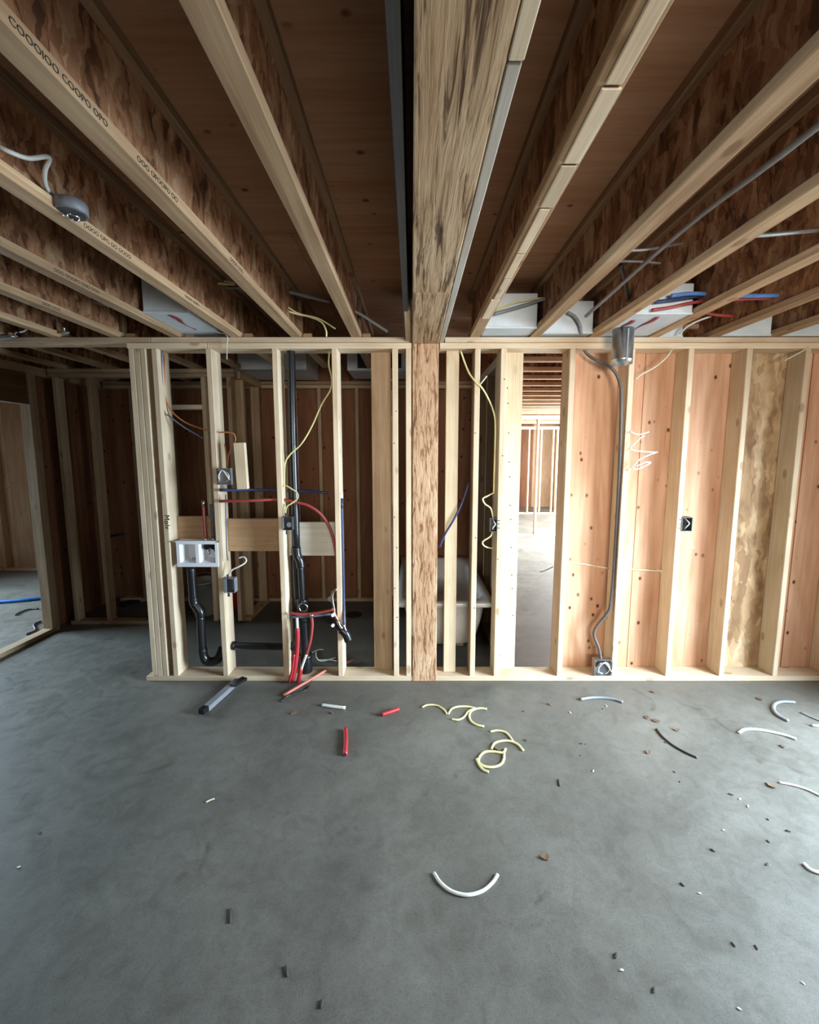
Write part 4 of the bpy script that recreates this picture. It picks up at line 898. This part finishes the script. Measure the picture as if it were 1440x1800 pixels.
strip('pale_sliver', [(362, 1410), (370, 1406), (377, 1404)], 0.004, 'cream', 'pale sliver on the dim slab below the stud wall', 'sliver')
for i, (a, b, lb) in enumerate((((405, 1597), (404, 1622), 'thin black peg lying upright in the dim foreground'), ((502, 1698), (505, 1716), 'stubby black peg lower in the foreground'), ((567, 1757), (563, 1772), 'slanted black peg at the bottom edge'), ((982, 1370), (984, 1382), 'thin black peg on the brighter slab'))):
    strip('black_peg', [a, b], 0.0042, 'bark', lb, 'peg', 'black pegs on the slab')
# flat dark bar by the plate
a = fl(418, 1196, 0.02); b = fl(362, 1246, 0.02); r_ = empty('dark_bar', (a+b)/2-Vector((0, 0, 0.02))); tag(r_, 'dark grey bar with a black end lying against the bottom plate', 'bar')
def slabbar(name, a, b, w, h, mat, parent):
    d = (b-a); L = d.length; me = box_me(L, w, h, 0.004, mat); o = link(name, me, mat, parent, (a+b)/2); o.rotation_euler = (0, -math.asin(d.z/L), math.atan2(d.y, d.x)); return o
slabbar('bar', a, b, 0.05, 0.035, 'grey_plastic', r_)
slabbar('black_end', fl(431, 1192, 0.045), fl(408, 1205, 0.045), 0.055, 0.02, 'abs', r_); slabbar('worn_tip', fl(363, 1244, 0.026), fl(353, 1252, 0.026), 0.046, 0.036, 'abs', r_)
# dry leaves and chips
def leaf(x, y, s, rot, mat='leaf', label='', cat='dry leaf', grp='dry leaves on the slab', nm='dry_leaf'):
    bm = bmesh.new(); n = 10; top = []
    for k in range(n):
        a = 2*math.pi*k/n; rr = s*(0.85+0.15*math.sin(k*2.1+x))
        top.append(Vector((rr*math.cos(a), 0.62*rr*math.sin(a), 0.004+0.005*abs(math.sin(a*0.5+x)))))
    vs = [bm.verts.new(p) for p in top]; vb = [bm.verts.new(p-Vector((0, 0, 0.0035))) for p in top]
    c = bm.verts.new((0, 0, 0.006)); cb = bm.verts.new((0, 0, 0.002))
    for k in range(n):
        l = (k+1) % n; bm.faces.new((c, vs[k], vs[l])); bm.faces.new((cb, vb[l], vb[k])); bm.faces.new((vs[k], vb[k], vb[l], vs[l]))
    o = link(nm, fin(bm, nm), mat, None, fl(x, y, 0.001)); o.rotation_euler = (0, 0, rot); tag(o, label, cat, grp)
for i, (x, y, s, lb) in enumerate(((959, 1508, 0.022, 'round brown leaf alone in the foreground'), (1137, 1262, 0.022, 'left leaf of the close pair near the wall'), (1153, 1268, 0.026, 'right leaf of the close pair near the wall'),
        (1140, 1323, 0.020, 'small leaf beside the thin dark wire'), (1356, 1382, 0.026, 'brown leaf at the right near the thin white wire'), (1150, 1217, 0.024, 'flat leaf close to the bottom plate'),
        (1335, 1229, 0.024, 'dull leaf near the dark C-shaped offcut'), (875, 1317, 0.022, 'brown leaf caught under the yellow arch'), (517, 1254, 0.024, 'dim leaf left of the white pipe offcut'), (584, 1254, 0.014, 'tiny leaf under the white pipe offcut'),
        (968, 1239, 0.016, 'small reddish leaf left of the grey offcut'), (1376, 1313, 0.018, 'dark leaf under the white arch offcut'), (1190, 1284, 0.020, 'pale leaf above the thin dark wire'))):
    leaf(x, y, s, i*1.3, 'leaf', lb)
chips = [(1021, 1328), (1043, 1355), (1186, 1357), (1285, 1396), (1301, 1404), (1195, 1374), (1253, 1494), (1272, 1459), (1083, 1679), (1351, 1479), (1300, 1773), (1349, 1519), (1330, 1665), (1412, 1728), (1022, 1307), (1060, 1246), (1002, 1252), (1170, 1305), (1030, 1308), (1066, 1241), (920, 1250), (924, 1301), (1315, 1417), (1350, 1440), (1385, 1460), (32, 1524), (70, 1464), (1200, 1555), (1093, 1705), (1150, 1740), (1290, 1660), (1230, 1570)]
for i, (x, y) in enumerate(chips):
    d = i % 3
    bm = bmesh.new(); bmesh.ops.create_icosphere(bm, subdivisions=1, radius=1)
    s = 0.004+0.004*((i*0.618) % 1); bmesh.ops.scale(bm, vec=(s*1.6, s*0.7, s*0.45), verts=bm.verts)
    for v in bm.verts: v.co *= 0.8+0.4*random.random()
    o = link('debris_chip', fin(bm, 'debris_chip'), 'chip' if d == 1 else 'bark', None, fl(x, y, s*0.4)); o.rotation_euler = (0, 0, i*0.9)
    tag(o, 'tiny pale chip scattered on the concrete slab' if d == 1 else 'tiny dark chip scattered on the concrete slab', 'chip', 'pale chips on the slab' if d == 1 else 'dark chips on the slab')
